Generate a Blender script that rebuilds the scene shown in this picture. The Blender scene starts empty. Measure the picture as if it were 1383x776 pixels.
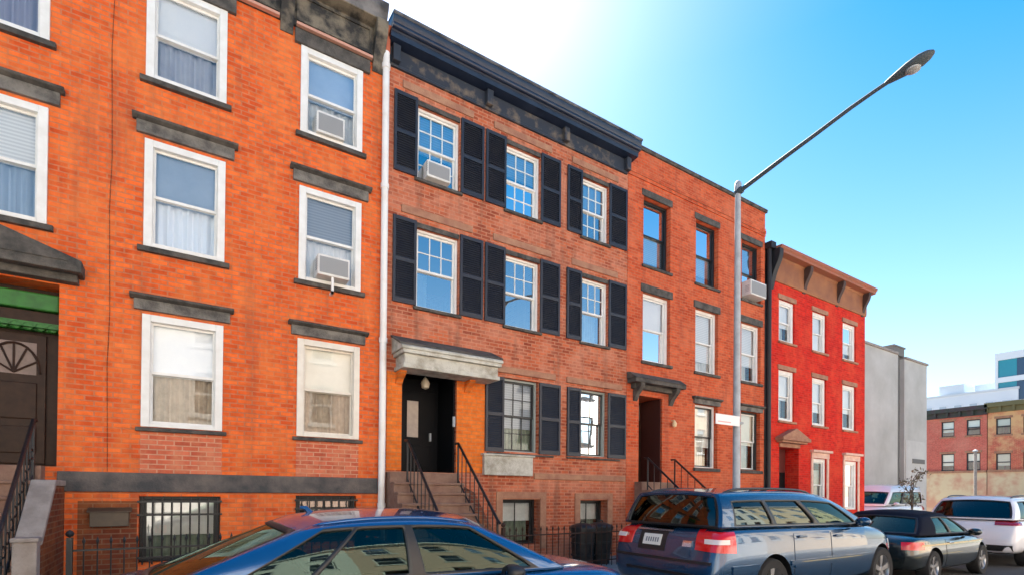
import bpy, bmesh, math, random
from mathutils import Vector, Matrix
from mathutils.bvhtree import BVHTree
random.seed(7)
S = bpy.context.scene
COL = S.collection
R = math.radians
D0 = 9.3            # plane of the house fronts (x runs along the street, y towards the houses)
ROAD = -0.13        # road level; pavement at 0
EYE = 1.5

# ------------------------------------------------------------------ helpers
class MB:
    def __init__(s): s.v=[]; s.f=[]; s.m=[]
    def quad(s,a,b,c,d,m=0):
        n=len(s.v); s.v+= [tuple(a),tuple(b),tuple(c),tuple(d)]; s.f.append((n,n+1,n+2,n+3)); s.m.append(m)
    def box(s,x0,x1,y0,y1,z0,z1,m=0):
        if x0>x1:x0,x1=x1,x0
        if y0>y1:y0,y1=y1,y0
        if z0>z1:z0,z1=z1,z0
        n=len(s.v)
        s.v+=[(x0,y0,z0),(x1,y0,z0),(x1,y1,z0),(x0,y1,z0),(x0,y0,z1),(x1,y0,z1),(x1,y1,z1),(x0,y1,z1)]
        for q in ((0,3,2,1),(4,5,6,7),(0,1,5,4),(1,2,6,5),(2,3,7,6),(3,0,4,7)):
            s.f.append(tuple(n+i for i in q)); s.m.append(m)
    def prism(s,prof,x0,x1,m=0):            # prof: (y,z) loop, extruded along x
        n=len(s.v); k=len(prof)
        s.v+=[(x0,y,z) for y,z in prof]+[(x1,y,z) for y,z in prof]
        for i in range(k):
            j=(i+1)%k; s.f.append((n+i,n+j,n+k+j,n+k+i)); s.m.append(m)
        s.f.append(tuple(n+i for i in range(k))[::-1]); s.m.append(m)
        s.f.append(tuple(n+k+i for i in range(k))); s.m.append(m)
    def prismy(s,prof,y0,y1,m=0):           # prof: (x,z) loop, extruded along y
        n=len(s.v); k=len(prof)
        s.v+=[(x,y0,z) for x,z in prof]+[(x,y1,z) for x,z in prof]
        for i in range(k):
            j=(i+1)%k; s.f.append((n+i,n+j,n+k+j,n+k+i)); s.m.append(m)
        s.f.append(tuple(n+i for i in range(k))); s.m.append(m)
        s.f.append(tuple(n+k+i for i in range(k))[::-1]); s.m.append(m)
    def tube(s,pts,r,n=10,m=0,cap=True):
        pts=[Vector(p) for p in pts]; rr=r if isinstance(r,(list,tuple)) else [r]*len(pts)
        base=len(s.v); up=Vector((0,0,1))
        for i,p in enumerate(pts):
            t=(pts[min(i+1,len(pts)-1)]-pts[max(i-1,0)]).normalized()
            a=up if abs(t.z)<.95 else Vector((1,0,0))
            u=t.cross(a).normalized(); w=t.cross(u).normalized()
            for k in range(n):
                an=2*math.pi*k/n; s.v.append(tuple(p+(u*math.cos(an)+w*math.sin(an))*rr[i]))
        for i in range(len(pts)-1):
            for k in range(n):
                a=base+i*n+k; b=base+i*n+(k+1)%n; s.f.append((a,b,b+n,a+n)); s.m.append(m)
        if cap:
            s.f.append(tuple(base+k for k in range(n))[::-1]); s.m.append(m)
            e=base+(len(pts)-1)*n; s.f.append(tuple(e+k for k in range(n))); s.m.append(m)
    def lathe(s,prof,c=(0,0,0),axis='z',n=32,m=0):   # prof (r,h)
        base=len(s.v)
        for r,h in prof:
            for k in range(n):
                a=2*math.pi*k/n; p=(r*math.cos(a),r*math.sin(a),h)
                if axis=='y': p=(p[0],p[2],p[1])
                s.v.append((p[0]+c[0],p[1]+c[1],p[2]+c[2]))
        for i in range(len(prof)-1):
            for k in range(n):
                a=base+i*n+k; b=base+i*n+(k+1)%n; s.f.append((a,b,b+n,a+n)); s.m.append(m)
    def grid(s,fn,nu,nv,m=0,us=None,vs=None):
        us=us or [i/nu for i in range(nu+1)]; vs=vs or [j/nv for j in range(nv+1)]
        base=len(s.v)
        for u in us:
            for v in vs: s.v.append(tuple(fn(u,v)))
        w=len(vs)
        for i in range(len(us)-1):
            for j in range(w-1):
                a=base+i*w+j; s.f.append((a,a+w,a+w+1,a+1)); s.m.append(m)
    def build(s,name,mat,parent=None,smooth=False,bevel=0,off=None,angle=None,fix=True,seg=2):
        me=bpy.data.meshes.new(name)
        o3=Vector(off) if off is not None else (Vector(parent.get('org',(0,0,0))) if parent else Vector((0,0,0)))
        me.from_pydata([tuple(Vector(v)-o3) for v in s.v],[],s.f)
        mats=mat if isinstance(mat,(list,tuple)) else [mat]
        for q in mats: me.materials.append(q)
        for p,mi in zip(me.polygons,s.m): p.material_index=mi
        if fix:
            bm=bmesh.new(); bm.from_mesh(me); bmesh.ops.remove_doubles(bm,verts=bm.verts,dist=1e-5)
            bmesh.ops.recalc_face_normals(bm,faces=bm.faces); bm.to_mesh(me); bm.free()
        if smooth:
            me.polygons.foreach_set('use_smooth',[True]*len(me.polygons))
            me.set_sharp_from_angle(angle=R(angle or 40))
        o=bpy.data.objects.new(name,me); COL.objects.link(o)
        if parent: o.parent=parent; o['org']=tuple(o3)
        else:
            o.location=o3
        if bevel:
            b=o.modifiers.new('bevel','BEVEL'); b.width=bevel; b.segments=seg; b.limit_method='ANGLE'; b.angle_limit=R(40)
        return o

def thing(name,label,cat,loc,group=None,rotz=0):
    o=bpy.data.objects.new(name,None); COL.objects.link(o); o.location=loc; o.rotation_euler.z=rotz
    o.empty_display_size=.2
    o['label']=label; o['category']=cat; o['org']=tuple(loc)
    if group: o['group']=group
    return o
def tag(o,label,cat,group=None):
    o['label']=label; o['category']=cat
    if group: o['group']=group
    return o
def struct(o,kind='structure'): o['kind']=kind; return o

# ------------------------------------------------------------------ materials
def nt(name):
    m=bpy.data.materials.new(name); m.use_nodes=True; t=m.node_tree; b=t.nodes['Principled BSDF']; return m,t,b
def N(t,typ,**kw):
    n=t.nodes.new(typ)
    for k,v in kw.items():
        if k.startswith('i_'): n.inputs[k[2:].replace('_',' ')].default_value=v
        else: setattr(n,k,v)
    return n
def c4(c): return (c[0],c[1],c[2],1)
def mixc(t,fac,a,b,blend='MIX'):
    n=t.nodes.new('ShaderNodeMix'); n.data_type='RGBA'; n.blend_type=blend
    for s,v in ((0,fac),(6,a),(7,b)):
        if hasattr(v,'is_linked'): t.links.new(v,n.inputs[s])
        else: n.inputs[s].default_value=v if s==0 else c4(v)
    return n.outputs[2]
def noise(t,vec,scale,detail=5,rough=.6,lo=.35,hi=.65):
    n=N(t,'ShaderNodeTexNoise'); n.inputs['Scale'].default_value=scale; n.inputs['Detail'].default_value=detail; n.inputs['Roughness'].default_value=rough
    t.links.new(vec,n.inputs['Vector'])
    r=N(t,'ShaderNodeMapRange'); r.inputs['From Min'].default_value=lo; r.inputs['From Max'].default_value=hi; r.clamp=True
    t.links.new(n.outputs['Fac'],r.inputs['Value']); return r.outputs['Result']
def M(name,col,rough=.6,metal=0,col2=None,scale=6,bump=0,bscale=40,spec=.5,coat=0,lo=.35,hi=.65):
    m,t,b=nt(name); b.inputs['Roughness'].default_value=rough; b.inputs['Metallic'].default_value=metal
    b.inputs['Specular IOR Level'].default_value=spec; b.inputs['Coat Weight'].default_value=coat
    b.inputs['Coat Roughness'].default_value=.03
    co=N(t,'ShaderNodeTexCoord').outputs['Object']
    if col2:
        t.links.new(mixc(t,noise(t,co,scale,lo=lo,hi=hi),col,col2),b.inputs['Base Color'])
    else: b.inputs['Base Color'].default_value=c4(col)
    if bump:
        bn=N(t,'ShaderNodeBump'); bn.inputs['Strength'].default_value=bump; bn.inputs['Distance'].default_value=.02
        t.links.new(noise(t,co,bscale,lo=.2,hi=.8),bn.inputs['Height']); t.links.new(bn.outputs['Normal'],b.inputs['Normal'])
    return m
def brick(name,c1,c2,mortar,blotch=None,bamt=.5,bsc=1.2,streak=None,samt=.4,bw=.21,rh=.072,ms=.010,bump=.5,axis='xz',lo=.45,hi=.62):
    m,t,b=nt(name); b.inputs['Roughness'].default_value=.85; b.inputs['Specular IOR Level'].default_value=.12
    co=N(t,'ShaderNodeTexCoord').outputs['Object']
    sp=N(t,'ShaderNodeSeparateXYZ'); t.links.new(co,sp.inputs[0])
    ad=N(t,'ShaderNodeMath',operation='ADD'); t.links.new(sp.outputs[0],ad.inputs[0]); t.links.new(sp.outputs[1],ad.inputs[1])
    cb=N(t,'ShaderNodeCombineXYZ'); t.links.new(ad.outputs[0],cb.inputs[0]); t.links.new(sp.outputs[2],cb.inputs[1])
    br=N(t,'ShaderNodeTexBrick'); br.offset=.5
    t.links.new(cb.outputs[0],br.inputs['Vector'])
    for k,v in (('Color1',c4(c1)),('Color2',c4(c2)),('Mortar',c4(mortar)),('Scale',1.0),('Mortar Size',ms),('Mortar Smooth',.3),('Bias',0.0),('Brick Width',bw),('Row Height',rh)):
        br.inputs[k].default_value=v
    col=br.outputs['Color']
    # fine tonal variation
    v=noise(t,co,9,lo=.3,hi=.7)
    hs=N(t,'ShaderNodeHueSaturation'); mr=N(t,'ShaderNodeMapRange'); mr.inputs['To Min'].default_value=.82; mr.inputs['To Max'].default_value=1.15
    t.links.new(v,mr.inputs['Value']); t.links.new(mr.outputs[0],hs.inputs['Value']); t.links.new(col,hs.inputs['Color']); col=hs.outputs[0]
    if blotch:
        f=noise(t,co,bsc,detail=8,rough=.65,lo=lo,hi=hi)
        mu=N(t,'ShaderNodeMath',operation='MULTIPLY'); mu.inputs[1].default_value=bamt; t.links.new(f,mu.inputs[0])
        col=mixc(t,mu.outputs[0],col,blotch)
    if streak:
        mp=N(t,'ShaderNodeMapping'); mp.inputs['Scale'].default_value=(2.2,2.2,.25); t.links.new(co,mp.inputs['Vector'])
        f=noise(t,mp.outputs[0],1.6,detail=6,lo=.52,hi=.7)
        mu=N(t,'ShaderNodeMath',operation='MULTIPLY'); mu.inputs[1].default_value=samt; t.links.new(f,mu.inputs[0])
        col=mixc(t,mu.outputs[0],col,streak)
    t.links.new(col,b.inputs['Base Color'])
    bn=N(t,'ShaderNodeBump'); bn.inputs['Strength'].default_value=bump; bn.inputs['Distance'].default_value=.008; bn.invert=True
    t.links.new(br.outputs['Fac'],bn.inputs['Height']); t.links.new(bn.outputs['Normal'],b.inputs['Normal'])
    return m
def glassmat(name,tint=(.75,.82,.85),base=.16,wav=.02,gcol=(1,1,1)):
    m=bpy.data.materials.new(name); m.use_nodes=True; t=m.node_tree; t.nodes.clear()
    out=N(t,'ShaderNodeOutputMaterial'); mx=N(t,'ShaderNodeMixShader'); tr=N(t,'ShaderNodeBsdfTransparent'); gl=N(t,'ShaderNodeBsdfGlossy')
    tr.inputs['Color'].default_value=c4(tint); gl.inputs['Roughness'].default_value=.015; gl.inputs['Color'].default_value=c4(gcol)
    lw=N(t,'ShaderNodeLayerWeight'); lw.inputs['Blend'].default_value=.35
    mr=N(t,'ShaderNodeMapRange'); mr.inputs['To Min'].default_value=base; mr.inputs['To Max'].default_value=1
    t.links.new(lw.outputs['Fresnel'],mr.inputs['Value']); t.links.new(mr.outputs[0],mx.inputs[0])
    co=N(t,'ShaderNodeTexCoord').outputs['Object']
    bn=N(t,'ShaderNodeBump'); bn.inputs['Strength'].default_value=wav; bn.inputs['Distance'].default_value=.03
    t.links.new(noise(t,co,2.2,detail=2,lo=.2,hi=.8),bn.inputs['Height']); t.links.new(bn.outputs['Normal'],gl.inputs['Normal']); t.links.new(bn.outputs['Normal'],lw.inputs['Normal'])
    t.links.new(tr.outputs[0],mx.inputs[1]); t.links.new(gl.outputs[0],mx.inputs[2]); t.links.new(mx.outputs[0],out.inputs[0])
    return m
def blindmat(name,c,c2,pitch):
    m,t,b=nt(name); b.inputs['Roughness'].default_value=.7
    co=N(t,'ShaderNodeTexCoord').outputs['Object']
    w=N(t,'ShaderNodeTexWave',bands_direction='Z'); w.inputs['Scale'].default_value=1/pitch/3.18; t.links.new(co,w.inputs['Vector'])
    t.links.new(mixc(t,w.outputs['Fac'],c,c2),b.inputs['Base Color']); return m

BR1=brick('orange_painted_brick',(.84,.160,.034),(.57,.075,.018),(.54,.17,.08),blotch=(.78,.215,.060),bamt=.55,bsc=1.6,streak=(.33,.10,.05),samt=.55,bump=.6,ms=.012)
BR1b=brick('bare_pink_brick',(.62,.16,.085),(.46,.095,.05),(.56,.28,.18),ms=.010,blotch=(.62,.24,.13),bamt=.6,bsc=3)
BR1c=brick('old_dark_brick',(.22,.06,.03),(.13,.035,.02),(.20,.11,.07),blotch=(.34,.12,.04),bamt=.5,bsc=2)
BR2=brick('weathered_salmon_brick',(.57,.145,.064),(.27,.055,.029),(.48,.20,.12),blotch=(.60,.25,.155),bamt=.65,bsc=1.5,streak=(.20,.09,.06),samt=.6,bump=.7,ms=.012)
BR2o=brick('lit_pier_and_corbel_brick',(.76,.19,.03),(.66,.14,.02),(.56,.19,.06))
BR3=brick('orange_red_brick',(.65,.118,.042),(.41,.055,.02),(.48,.15,.08),blotch=(.62,.18,.09),bamt=.5,bsc=1.3,streak=(.28,.08,.05),samt=.5,bump=.6)
BRR=brick('red_painted_brick',(.68,.024,.012),(.44,.011,.008),(.50,.05,.035),blotch=(.66,.075,.035),bamt=.6,bsc=1.1,bump=.35,streak=(.40,.02,.02),samt=.4)
BRF=brick('far_red_brick',(.62,.12,.085),(.50,.085,.06),(.50,.24,.19),blotch=(.64,.28,.2),bamt=.5,bsc=.4)
STONE=M('weathered_brownstone',(.040,.037,.034),.9,col2=(.115,.100,.085),scale=5,bump=.4)
STONEW=M('weathered_grey_lintel',(.075,.068,.062),.9,col2=(.21,.19,.165),scale=5,bump=.4)
STONEL=M('grey_limestone',(.25,.21,.185),.9,col2=(.36,.31,.275),scale=5,bump=.4)
HOODM=M('weathered_white_stone',(.56,.54,.47),.9,col2=(.33,.30,.24),scale=5,bump=.5,lo=.4,hi=.66)
LEDGE=M('salmon_stone_ledge',(.42,.22,.13),.85,col2=(.30,.13,.08),scale=4,bump=.3)
BELT=M('grey_belt_stone',(.055,.054,.056),.9,col2=(.15,.125,.11),scale=3,bump=.35)
CORN1=M('peeling_cornice_paint',(.022,.020,.018),.75,col2=(.19,.155,.11),scale=3,lo=.42,hi=.62,bump=.3)
CORN1T=M('grey_cornice_crown',(.03,.03,.033),.6,col2=(.17,.165,.17),scale=3)
CORN1P=M('pale_moulding_paint',(.55,.28,.2),.6)
CORN2=M('navy_cornice_paint',(.010,.017,.038),.3,col2=(.018,.028,.055),scale=3)
CORN2F=M('worn_navy_frieze',(.022,.028,.042),.7,col2=(.15,.115,.085),scale=3,lo=.52,hi=.66)
CORNR=M('terracotta_cornice_paint',(.34,.085,.04),.6,col2=(.26,.09,.045),scale=2)
CORNRF=M('ochre_frieze_paint',(.33,.125,.045),.7,col2=(.23,.08,.035),scale=2)
BRKR=M('brown_bracket_paint',(.06,.028,.02),.7)
WHITE=M('white_window_paint',(.80,.79,.76),.45,col2=(.72,.70,.66),scale=5)
CREAM=M('cream_window_paint',(.78,.72,.62),.5,col2=(.70,.62,.52),scale=5)
BLACKW=M('black_window_paint',(.015,.016,.017),.4)
GREYW=M('grey_green_window_paint',(.30,.34,.32),.5)
SHUT=M('navy_shutter_paint',(.016,.020,.033),.5,col2=(.026,.028,.036),scale=4)
DOORB=M('brown_door_wood',(.040,.019,.011),.5,spec=.2,col2=(.024,.011,.007),scale=8)
DOORK=M('black_door_and_shade',(.005,.0055,.007),.5,spec=.12)  # also lines the shuttered house's doorway as painted shade
GREEN=M('green_trim_paint',(.02,.16,.015),.5,col2=(.012,.10,.01),scale=6)
IRON=M('black_iron',(.012,.012,.013),.45,bump=.2)
RUST=M('rusty_iron',(.06,.022,.012),.8,col2=(.03,.016,.012),scale=12)
STEP=M('brownstone_steps',(.20,.105,.075),.85,col2=(.28,.17,.12),scale=5,bump=.4)
PIPEW=M('white_pipe_paint',(.82,.80,.77),.4,col2=(.70,.62,.55),scale=2,lo=.5,hi=.75)
PIPER=M('terracotta_pipe_paint',(.5,.13,.06),.5)
PIPEK=M('black_pipe_paint',(.012,.010,.012),.6)
ROOFM=M('dark_roof_felt',(.05,.05,.05),.9)
GL=glassmat('window_glass',tint=(.93,.96,.97),base=.09,wav=.012)
GLS=glassmat('low_reflection_window_glass',tint=(.95,.97,.97),base=.0,wav=.012)  # clear glass with weaker mirror reflections
GLB=glassmat('old_window_glass',tint=(.75,.86,.9),base=.58,wav=.015)
GLC=glassmat('car_glass',tint=(.30,.40,.36),base=.02,wav=.0,gcol=(.62,.86,.74))
GLD=glassmat('dark_car_glass',tint=(.10,.12,.12),base=.03,wav=.0,gcol=(.75,.88,.85))
BLIND=blindmat('white_blind',(.80,.81,.82),(.60,.62,.65),.05)
BLINDG=blindmat('grey_blind',(.36,.40,.46),(.28,.31,.36),.05)
SKYREFL=M('blue_reflection_shade',(.40,.49,.62),.8,col2=(.34,.43,.56),scale=2)  # blue-grey puts the sky's reflection in the panes into the colour
SHADEW=M('white_roller_shade',(.84,.85,.87),.8,col2=(.78,.80,.84),scale=2)
SHADE=M('cream_roller_shade',(.82,.78,.68),.8,col2=(.76,.72,.62),scale=3)
SHADEP=M('pale_grey_shade',(.62,.66,.70),.8,col2=(.56,.60,.66),scale=2)
CURT=M('beige_reflection_curtain',(.52,.44,.36),.9,col2=(.40,.34,.28),scale=7)  # tan stands for warm reflections painted behind the ground-floor panes
CURTG=M('green_grey_curtain',(.30,.34,.27),.9,col2=(.20,.25,.19),scale=7)
CURTL=M('lilac_curtain',(.36,.36,.46),.9)
CURTW=M('white_curtain',(.74,.74,.72),.9,col2=(.62,.62,.6),scale=6)
PEACHREFL=M('peach_reflection_curtain',(.90,.50,.26),.9,col2=(.88,.60,.38),scale=5)  # peach paints the reflection of sunlit houses behind the pane
ACM=M('ac_case',(.72,.71,.68),.5,col2=(.6,.59,.56),scale=6)
ACG=M('ac_grille',(.30,.31,.32),.5)
ASPH=M('asphalt',(.045,.045,.048),.9,col2=(.065,.064,.062),scale=3,bump=.4,bscale=120)
CONC=M('pavement_concrete',(.34,.33,.31),.9,col2=(.26,.25,.24),scale=2,bump=.3,bscale=60)
KERB=M('kerb_stone',(.30,.30,.29),.85,col2=(.22,.22,.21),scale=4,bump=.3)
EARTH=M('city_ground',(.22,.21,.19),.95,col2=(.28,.26,.23),scale=.2)
PAINTW=M('road_paint',(.75,.75,.72),.7,col2=(.5,.5,.48),scale=14)
PAINTY=M('yellow_road_paint',(.62,.42,.05),.7,col2=(.45,.31,.05),scale=14)
STUCCO=M('grey_stucco',(.56,.53,.495),.95,col2=(.43,.405,.37),scale=.45,bump=.2,bscale=30)
STUCCOD=M('dark_grey_stucco',(.17,.16,.15),.9)
GALV=M('galvanised_steel',(.42,.45,.48),.6,metal=0,col2=(.31,.33,.35),scale=5)
LAMPG=M('grey_lamp_housing',(.06,.075,.085),.6,spec=.25)
LENS=M('lamp_lens',(.30,.31,.31),.25)
SIGNW=M('white_sign_face',(.80,.77,.77),.45)
SIGNR=M('faded_red_print',(.72,.35,.33),.5)

# ------------------------------------------------------------------ world, sun, camera
W=bpy.data.worlds.new('World'); S.world=W; W.use_nodes=True
wt=W.node_tree; bg=wt.nodes['Background']
sky=wt.nodes.new('ShaderNodeTexSky'); sky.sky_type='NISHITA'; sky.sun_disc=False
SUN_EL,SUN_AZ=R(49),R(26)            # azimuth measured from +y towards +x
sky.sun_elevation=SUN_EL; sky.sun_rotation=SUN_AZ; sky.air_density=1.0; sky.dust_density=.45; sky.ozone_density=2.5
hs_=wt.nodes.new('ShaderNodeHueSaturation'); hs_.inputs['Hue'].default_value=.488
tc_=wt.nodes.new('ShaderNodeTexCoord'); sx_=wt.nodes.new('ShaderNodeSeparateXYZ'); mr_=wt.nodes.new('ShaderNodeMapRange')      # thin haze: paler towards the horizon
wt.links.new(tc_.outputs['Generated'],sx_.inputs[0]); wt.links.new(sx_.outputs[2],mr_.inputs['Value'])
for k_,v_ in (('From Min',.12),('From Max',.62),('To Min',.92),('To Max',1.52)): mr_.inputs[k_].default_value=v_
wt.links.new(mr_.outputs[0],hs_.inputs['Saturation'])
wt.links.new(sky.outputs[0],hs_.inputs['Color']); wt.links.new(hs_.outputs[0],bg.inputs[0]); bg.inputs[1].default_value=.05
sl=bpy.data.lights.new('sun','SUN'); sl.energy=5.0; sl.angle=R(.5); sl.color=(1,.94,.85)
so=bpy.data.objects.new('sun',sl); COL.objects.link(so)
sd=Vector((math.sin(SUN_AZ)*math.cos(SUN_EL),math.cos(SUN_AZ)*math.cos(SUN_EL),math.sin(SUN_EL)))
so.rotation_euler=(-sd).to_track_quat('-Z','Y').to_euler(); so.location=sd*60
f,yaw,pitch,roll,cy=699.9963,0.5645594,0.0082455,0.0091857,658.80
fw=Vector((math.sin(yaw)*math.cos(pitch),math.cos(yaw)*math.cos(pitch),math.sin(pitch)))
r0=Vector((math.cos(yaw),-math.sin(yaw),0)); u0=r0.cross(fw)
rr=math.cos(roll)*r0+math.sin(roll)*u0; uu=-math.sin(roll)*r0+math.cos(roll)*u0
cd=bpy.data.cameras.new('camera'); cam=bpy.data.objects.new('camera',cd); COL.objects.link(cam)
mw=Matrix((rr,uu,-fw)).transposed().to_4x4(); mw.translation=Vector((0,0,EYE)); cam.matrix_world=mw
cd.sensor_width=36; cd.lens=36*f/1383; cd.shift_y=(cy-388)/1383; cd.clip_end=5000; cd.clip_start=.05
S.camera=cam
vs=S.view_settings; vs.view_transform='Standard'; vs.look='None'; vs.gamma=1; vs.use_curve_mapping=False; vs.exposure=2.4

# ------------------------------------------------------------------ ground
def sheet(name,x0,x1,y0,y1,z,mat,th=None):
    b=MB()
    if th: b.box(x0,x1,y0,y1,z-th,z)
    else: b.quad((x0,y0,z),(x1,y0,z),(x1,y1,z),(x0,y1,z))
    return struct(b.build(name,mat))
CURB=6.08
sheet('ground',-900,900,-900,900,ROAD-.006,EARTH)
sheet('road',-120,140,-2.6,CURB,ROAD,ASPH)
sheet('cross_road',40,49,CURB+.01,140,ROAD,ASPH)
def pavement(name,x0,x1,y0,y1):
    b=MB(); x=x0; n=max(1,round((x1-x0)/1.5)); st=(x1-x0)/n; ny=max(1,round((y1-y0)/1.5)); sy=(y1-y0)/ny
    for i in range(n):
        for j in range(ny):
            b.box(x0+i*st+.006,x0+(i+1)*st-.006,y0+j*sy+.006,y0+(j+1)*sy-.006,ROAD-.02,0)
    return struct(b.build(name,CONC))
pavement('pavement',-30,40,CURB+.16,D0-.004)
pavement('far_pavement',49,70,CURB+.16,D0-.004)
pavement('opposite_pavement',-30,40,-6.2,-2.76)
for y0,y1 in ((CURB,CURB+.155),(-2.755,-2.6)):
    b=MB()
    for i in range(46): b.box(-30+i*1.52+.004,-30+(i+1)*1.52-.004,y0,y1,ROAD-.02,.004)
    struct(b.build('kerb',KERB,bevel=.02))
sheet('lot_paving',21.5,40,D0,28,-.02,ASPH)
b=MB()
for i in range(14): b.box(-30+i*6,-27+i*6,1.5,1.62,ROAD+.003,ROAD+.005)
struct(b.build('lane_marking',PAINTY))

# ------------------------------------------------------------------ facade kit
def front_wall(H,x0,x1,z0,z1,holes,mat,depth=11,name='wall',y=D0,default=.22):
    """house front with reveals, returned as one mesh; side, back and top close the shell"""
    xs=sorted({x0,x1,*[h[0] for h in holes],*[h[1] for h in holes]}); zs=sorted({z0,z1,*[h[2] for h in holes],*[h[3] for h in holes]})
    b=MB()
    def inside(cx,cz): return any(h[0]<cx<h[1] and h[2]<cz<h[3] for h in holes)
    for i in range(len(xs)-1):
        for j in range(len(zs)-1):
            if not inside((xs[i]+xs[i+1])/2,(zs[j]+zs[j+1])/2):
                b.quad((xs[i],y,zs[j]),(xs[i+1],y,zs[j]),(xs[i+1],y,zs[j+1]),(xs[i],y,zs[j+1]))
    for h in holes:
        d=h[4] if len(h)>4 else default; a,c,e,g=h[:4]
        b.quad((a,y,e),(a,y+d,e),(a,y+d,g),(a,y,g)); b.quad((c,y+d,e),(c,y,e),(c,y,g),(c,y+d,g))
        b.quad((a,y,g),(a,y+d,g),(c,y+d,g),(c,y,g)); b.quad((a,y,e),(c,y,e),(c,y+d,e),(a,y+d,e))
    e=.004
    b.quad((x0+e,y,z0),(x0+e,y+depth,z0),(x0+e,y+depth,z1),(x0+e,y,z1)); b.quad((x1-e,y,z0),(x1-e,y,z1),(x1-e,y+depth,z1),(x1-e,y+depth,z0))
    b.quad((x0+e,y+depth,z0),(x1-e,y+depth,z0),(x1-e,y+depth,z1),(x0+e,y+depth,z1))
    o=b.build(name,mat,H)
    r=MB(); r.box(x0+.01,x1-.01,y+.02,y+depth,z1-.06,z1-.01); r.build('roof',ROOFM,H)
    return o
def curtain(x0,x1,y,z0,z1,amp=.025,waves=7):
    b=MB(); n=waves*6
    b.grid(lambda u,v:(x0+(x1-x0)*u, y+amp*math.sin(u*waves*2*math.pi)+.01*math.sin(u*23), z0+(z1-z0)*v),n,1)
    return b
def window(H,x0,x1,z0,z1,rec=.0,fw=.1,fm=None,sm=None,mu=(1,1),ml=(1,1),blind=None,cover=None,glass=None,rail=.5,proud=0,sash=.035,bars=0,y=D0,single=False):
    fm=fm or WHITE; sm=sm or fm; glass=glass or GL; yf=y+rec-proud; yb=y+rec+.11
    b=MB(); b.box(x0,x0+fw,yf,yb,z0,z1); b.box(x1-fw,x1,yf,yb,z0,z1); b.box(x0+fw,x1-fw,yf+.003,yb,z1-fw*.95,z1); b.box(x0+fw,x1-fw,yf-.006,yb,z0,z0+fw*.55)
    if proud: # fine inner bead
        b.box(x0+fw,x0+fw+.015,yf+.03,yb,z0+fw*.55,z1-fw*.95); b.box(x1-fw-.015,x1-fw,yf+.03,yb,z0+fw*.55,z1-fw*.95)
    w=b.build('window',fm,H,bevel=.006)
    a,c,e,g=x0+fw,x1-fw,z0+fw*.55,z1-fw*.95; mid=e+(g-e)*rail
    secs=[(mid-.015,g,yf+.045+proud,mu),(e,mid+.02,yf+.078+proud,ml)] if not single else [(e,g,yf+.05+proud,mu)]
    for (q0,q1,ys,mm) in secs:
        b=MB(); k=sash
        b.box(a,a+k,ys,ys+.03,q0,q1); b.box(c-k,c,ys,ys+.03,q0,q1); b.box(a+k,c-k,ys+.001,ys+.029,q1-k,q1); b.box(a+k,c-k,ys+.001,ys+.029,q0,q0+k*1.15)
        for i in range(1,mm[0]): xx=a+k+(c-a-2*k)*i/mm[0]; b.box(xx-.009,xx+.009,ys+.004,ys+.024,q0+k,q1-k)
        for i in range(1,mm[1]): zz=q0+k+(q1-q0-2*k)*i/mm[1]; b.box(a+k,c-k,ys+.005,ys+.023,zz-.009,zz+.009)
        b.build('sash',sm,w)
        b=MB(); b.quad((a+k*.5,ys+.015,q0+k*.5),(c-k*.5,ys+.015,q0+k*.5),(c-k*.5,ys+.015,q1-k*.5),(a+k*.5,ys+.015,q1-k*.5)); b.build('pane',glass,w)
    yc=yb+.012
    if blind:
        mt,lo=blind; zz=e+(g-e)*lo
        b=MB(); b.box(a-.02,c+.02,yc,yc+.006,zz,g+.05); b.box(a-.02,c+.02,yc-.012,yc+.016,zz-.025,zz); b.build('blind',mt,w)
    if cover:
        mt,x_lo,x_hi,z_hi=cover
        curtain(a-.03+(c-a)*x_lo,a+(c-a)*x_hi+.03,yc+.06,e-.05,e+(g-e)*z_hi+.05).build('curtain',mt,w,smooth=True)
    if bars:
        b=MB(); yb_=y-.03
        for i in range(bars): xx=x0+.05+(x1-x0-.1)*i/(bars-1); b.tube([(xx,yb_,z0-.02),(xx,yb_,z1-.02)],.012,8)
        for zz in (z0+.08,z0+(z1-z0)*.72,z1-.08): b.box(x0-.02,x1+.02,yb_-.012,yb_+.012,zz-.015,zz+.015)
        b.build('window_bars',IRON,w)
    return w
def lintel(H,x0,x1,z0,z1,mat,p=.09,cap=True):
    b=MB()
    if cap:
        b.box(x0+.05,x1-.05,D0-p*.6,D0+.03,z0,z1-.075); b.prism([(D0-p*.6-.003,z1-.075),(D0-p*1.35,z1-.045),(D0-p*1.35,z1-.01),(D0+.03,z1),(D0+.03,z1-.075)],x0,x1,1)
    else: b.box(x0,x1,D0-p,D0+.03,z0,z1)
    return b.build('lintel',[STONEW,STONE] if (cap and mat is STONE) else mat,H,bevel=.008)  # darker stone on the cap paints the weaker light on its top
def sill(H,x0,x1,z,mat,p=.07,h=.09):
    b=MB(); b.prism([(D0+.05,z),(D0-p,z-.015),(D0-p,z-h),(D0+.05,z-h)],x0,x1); return b.build('sill',mat,H,bevel=.006)
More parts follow.
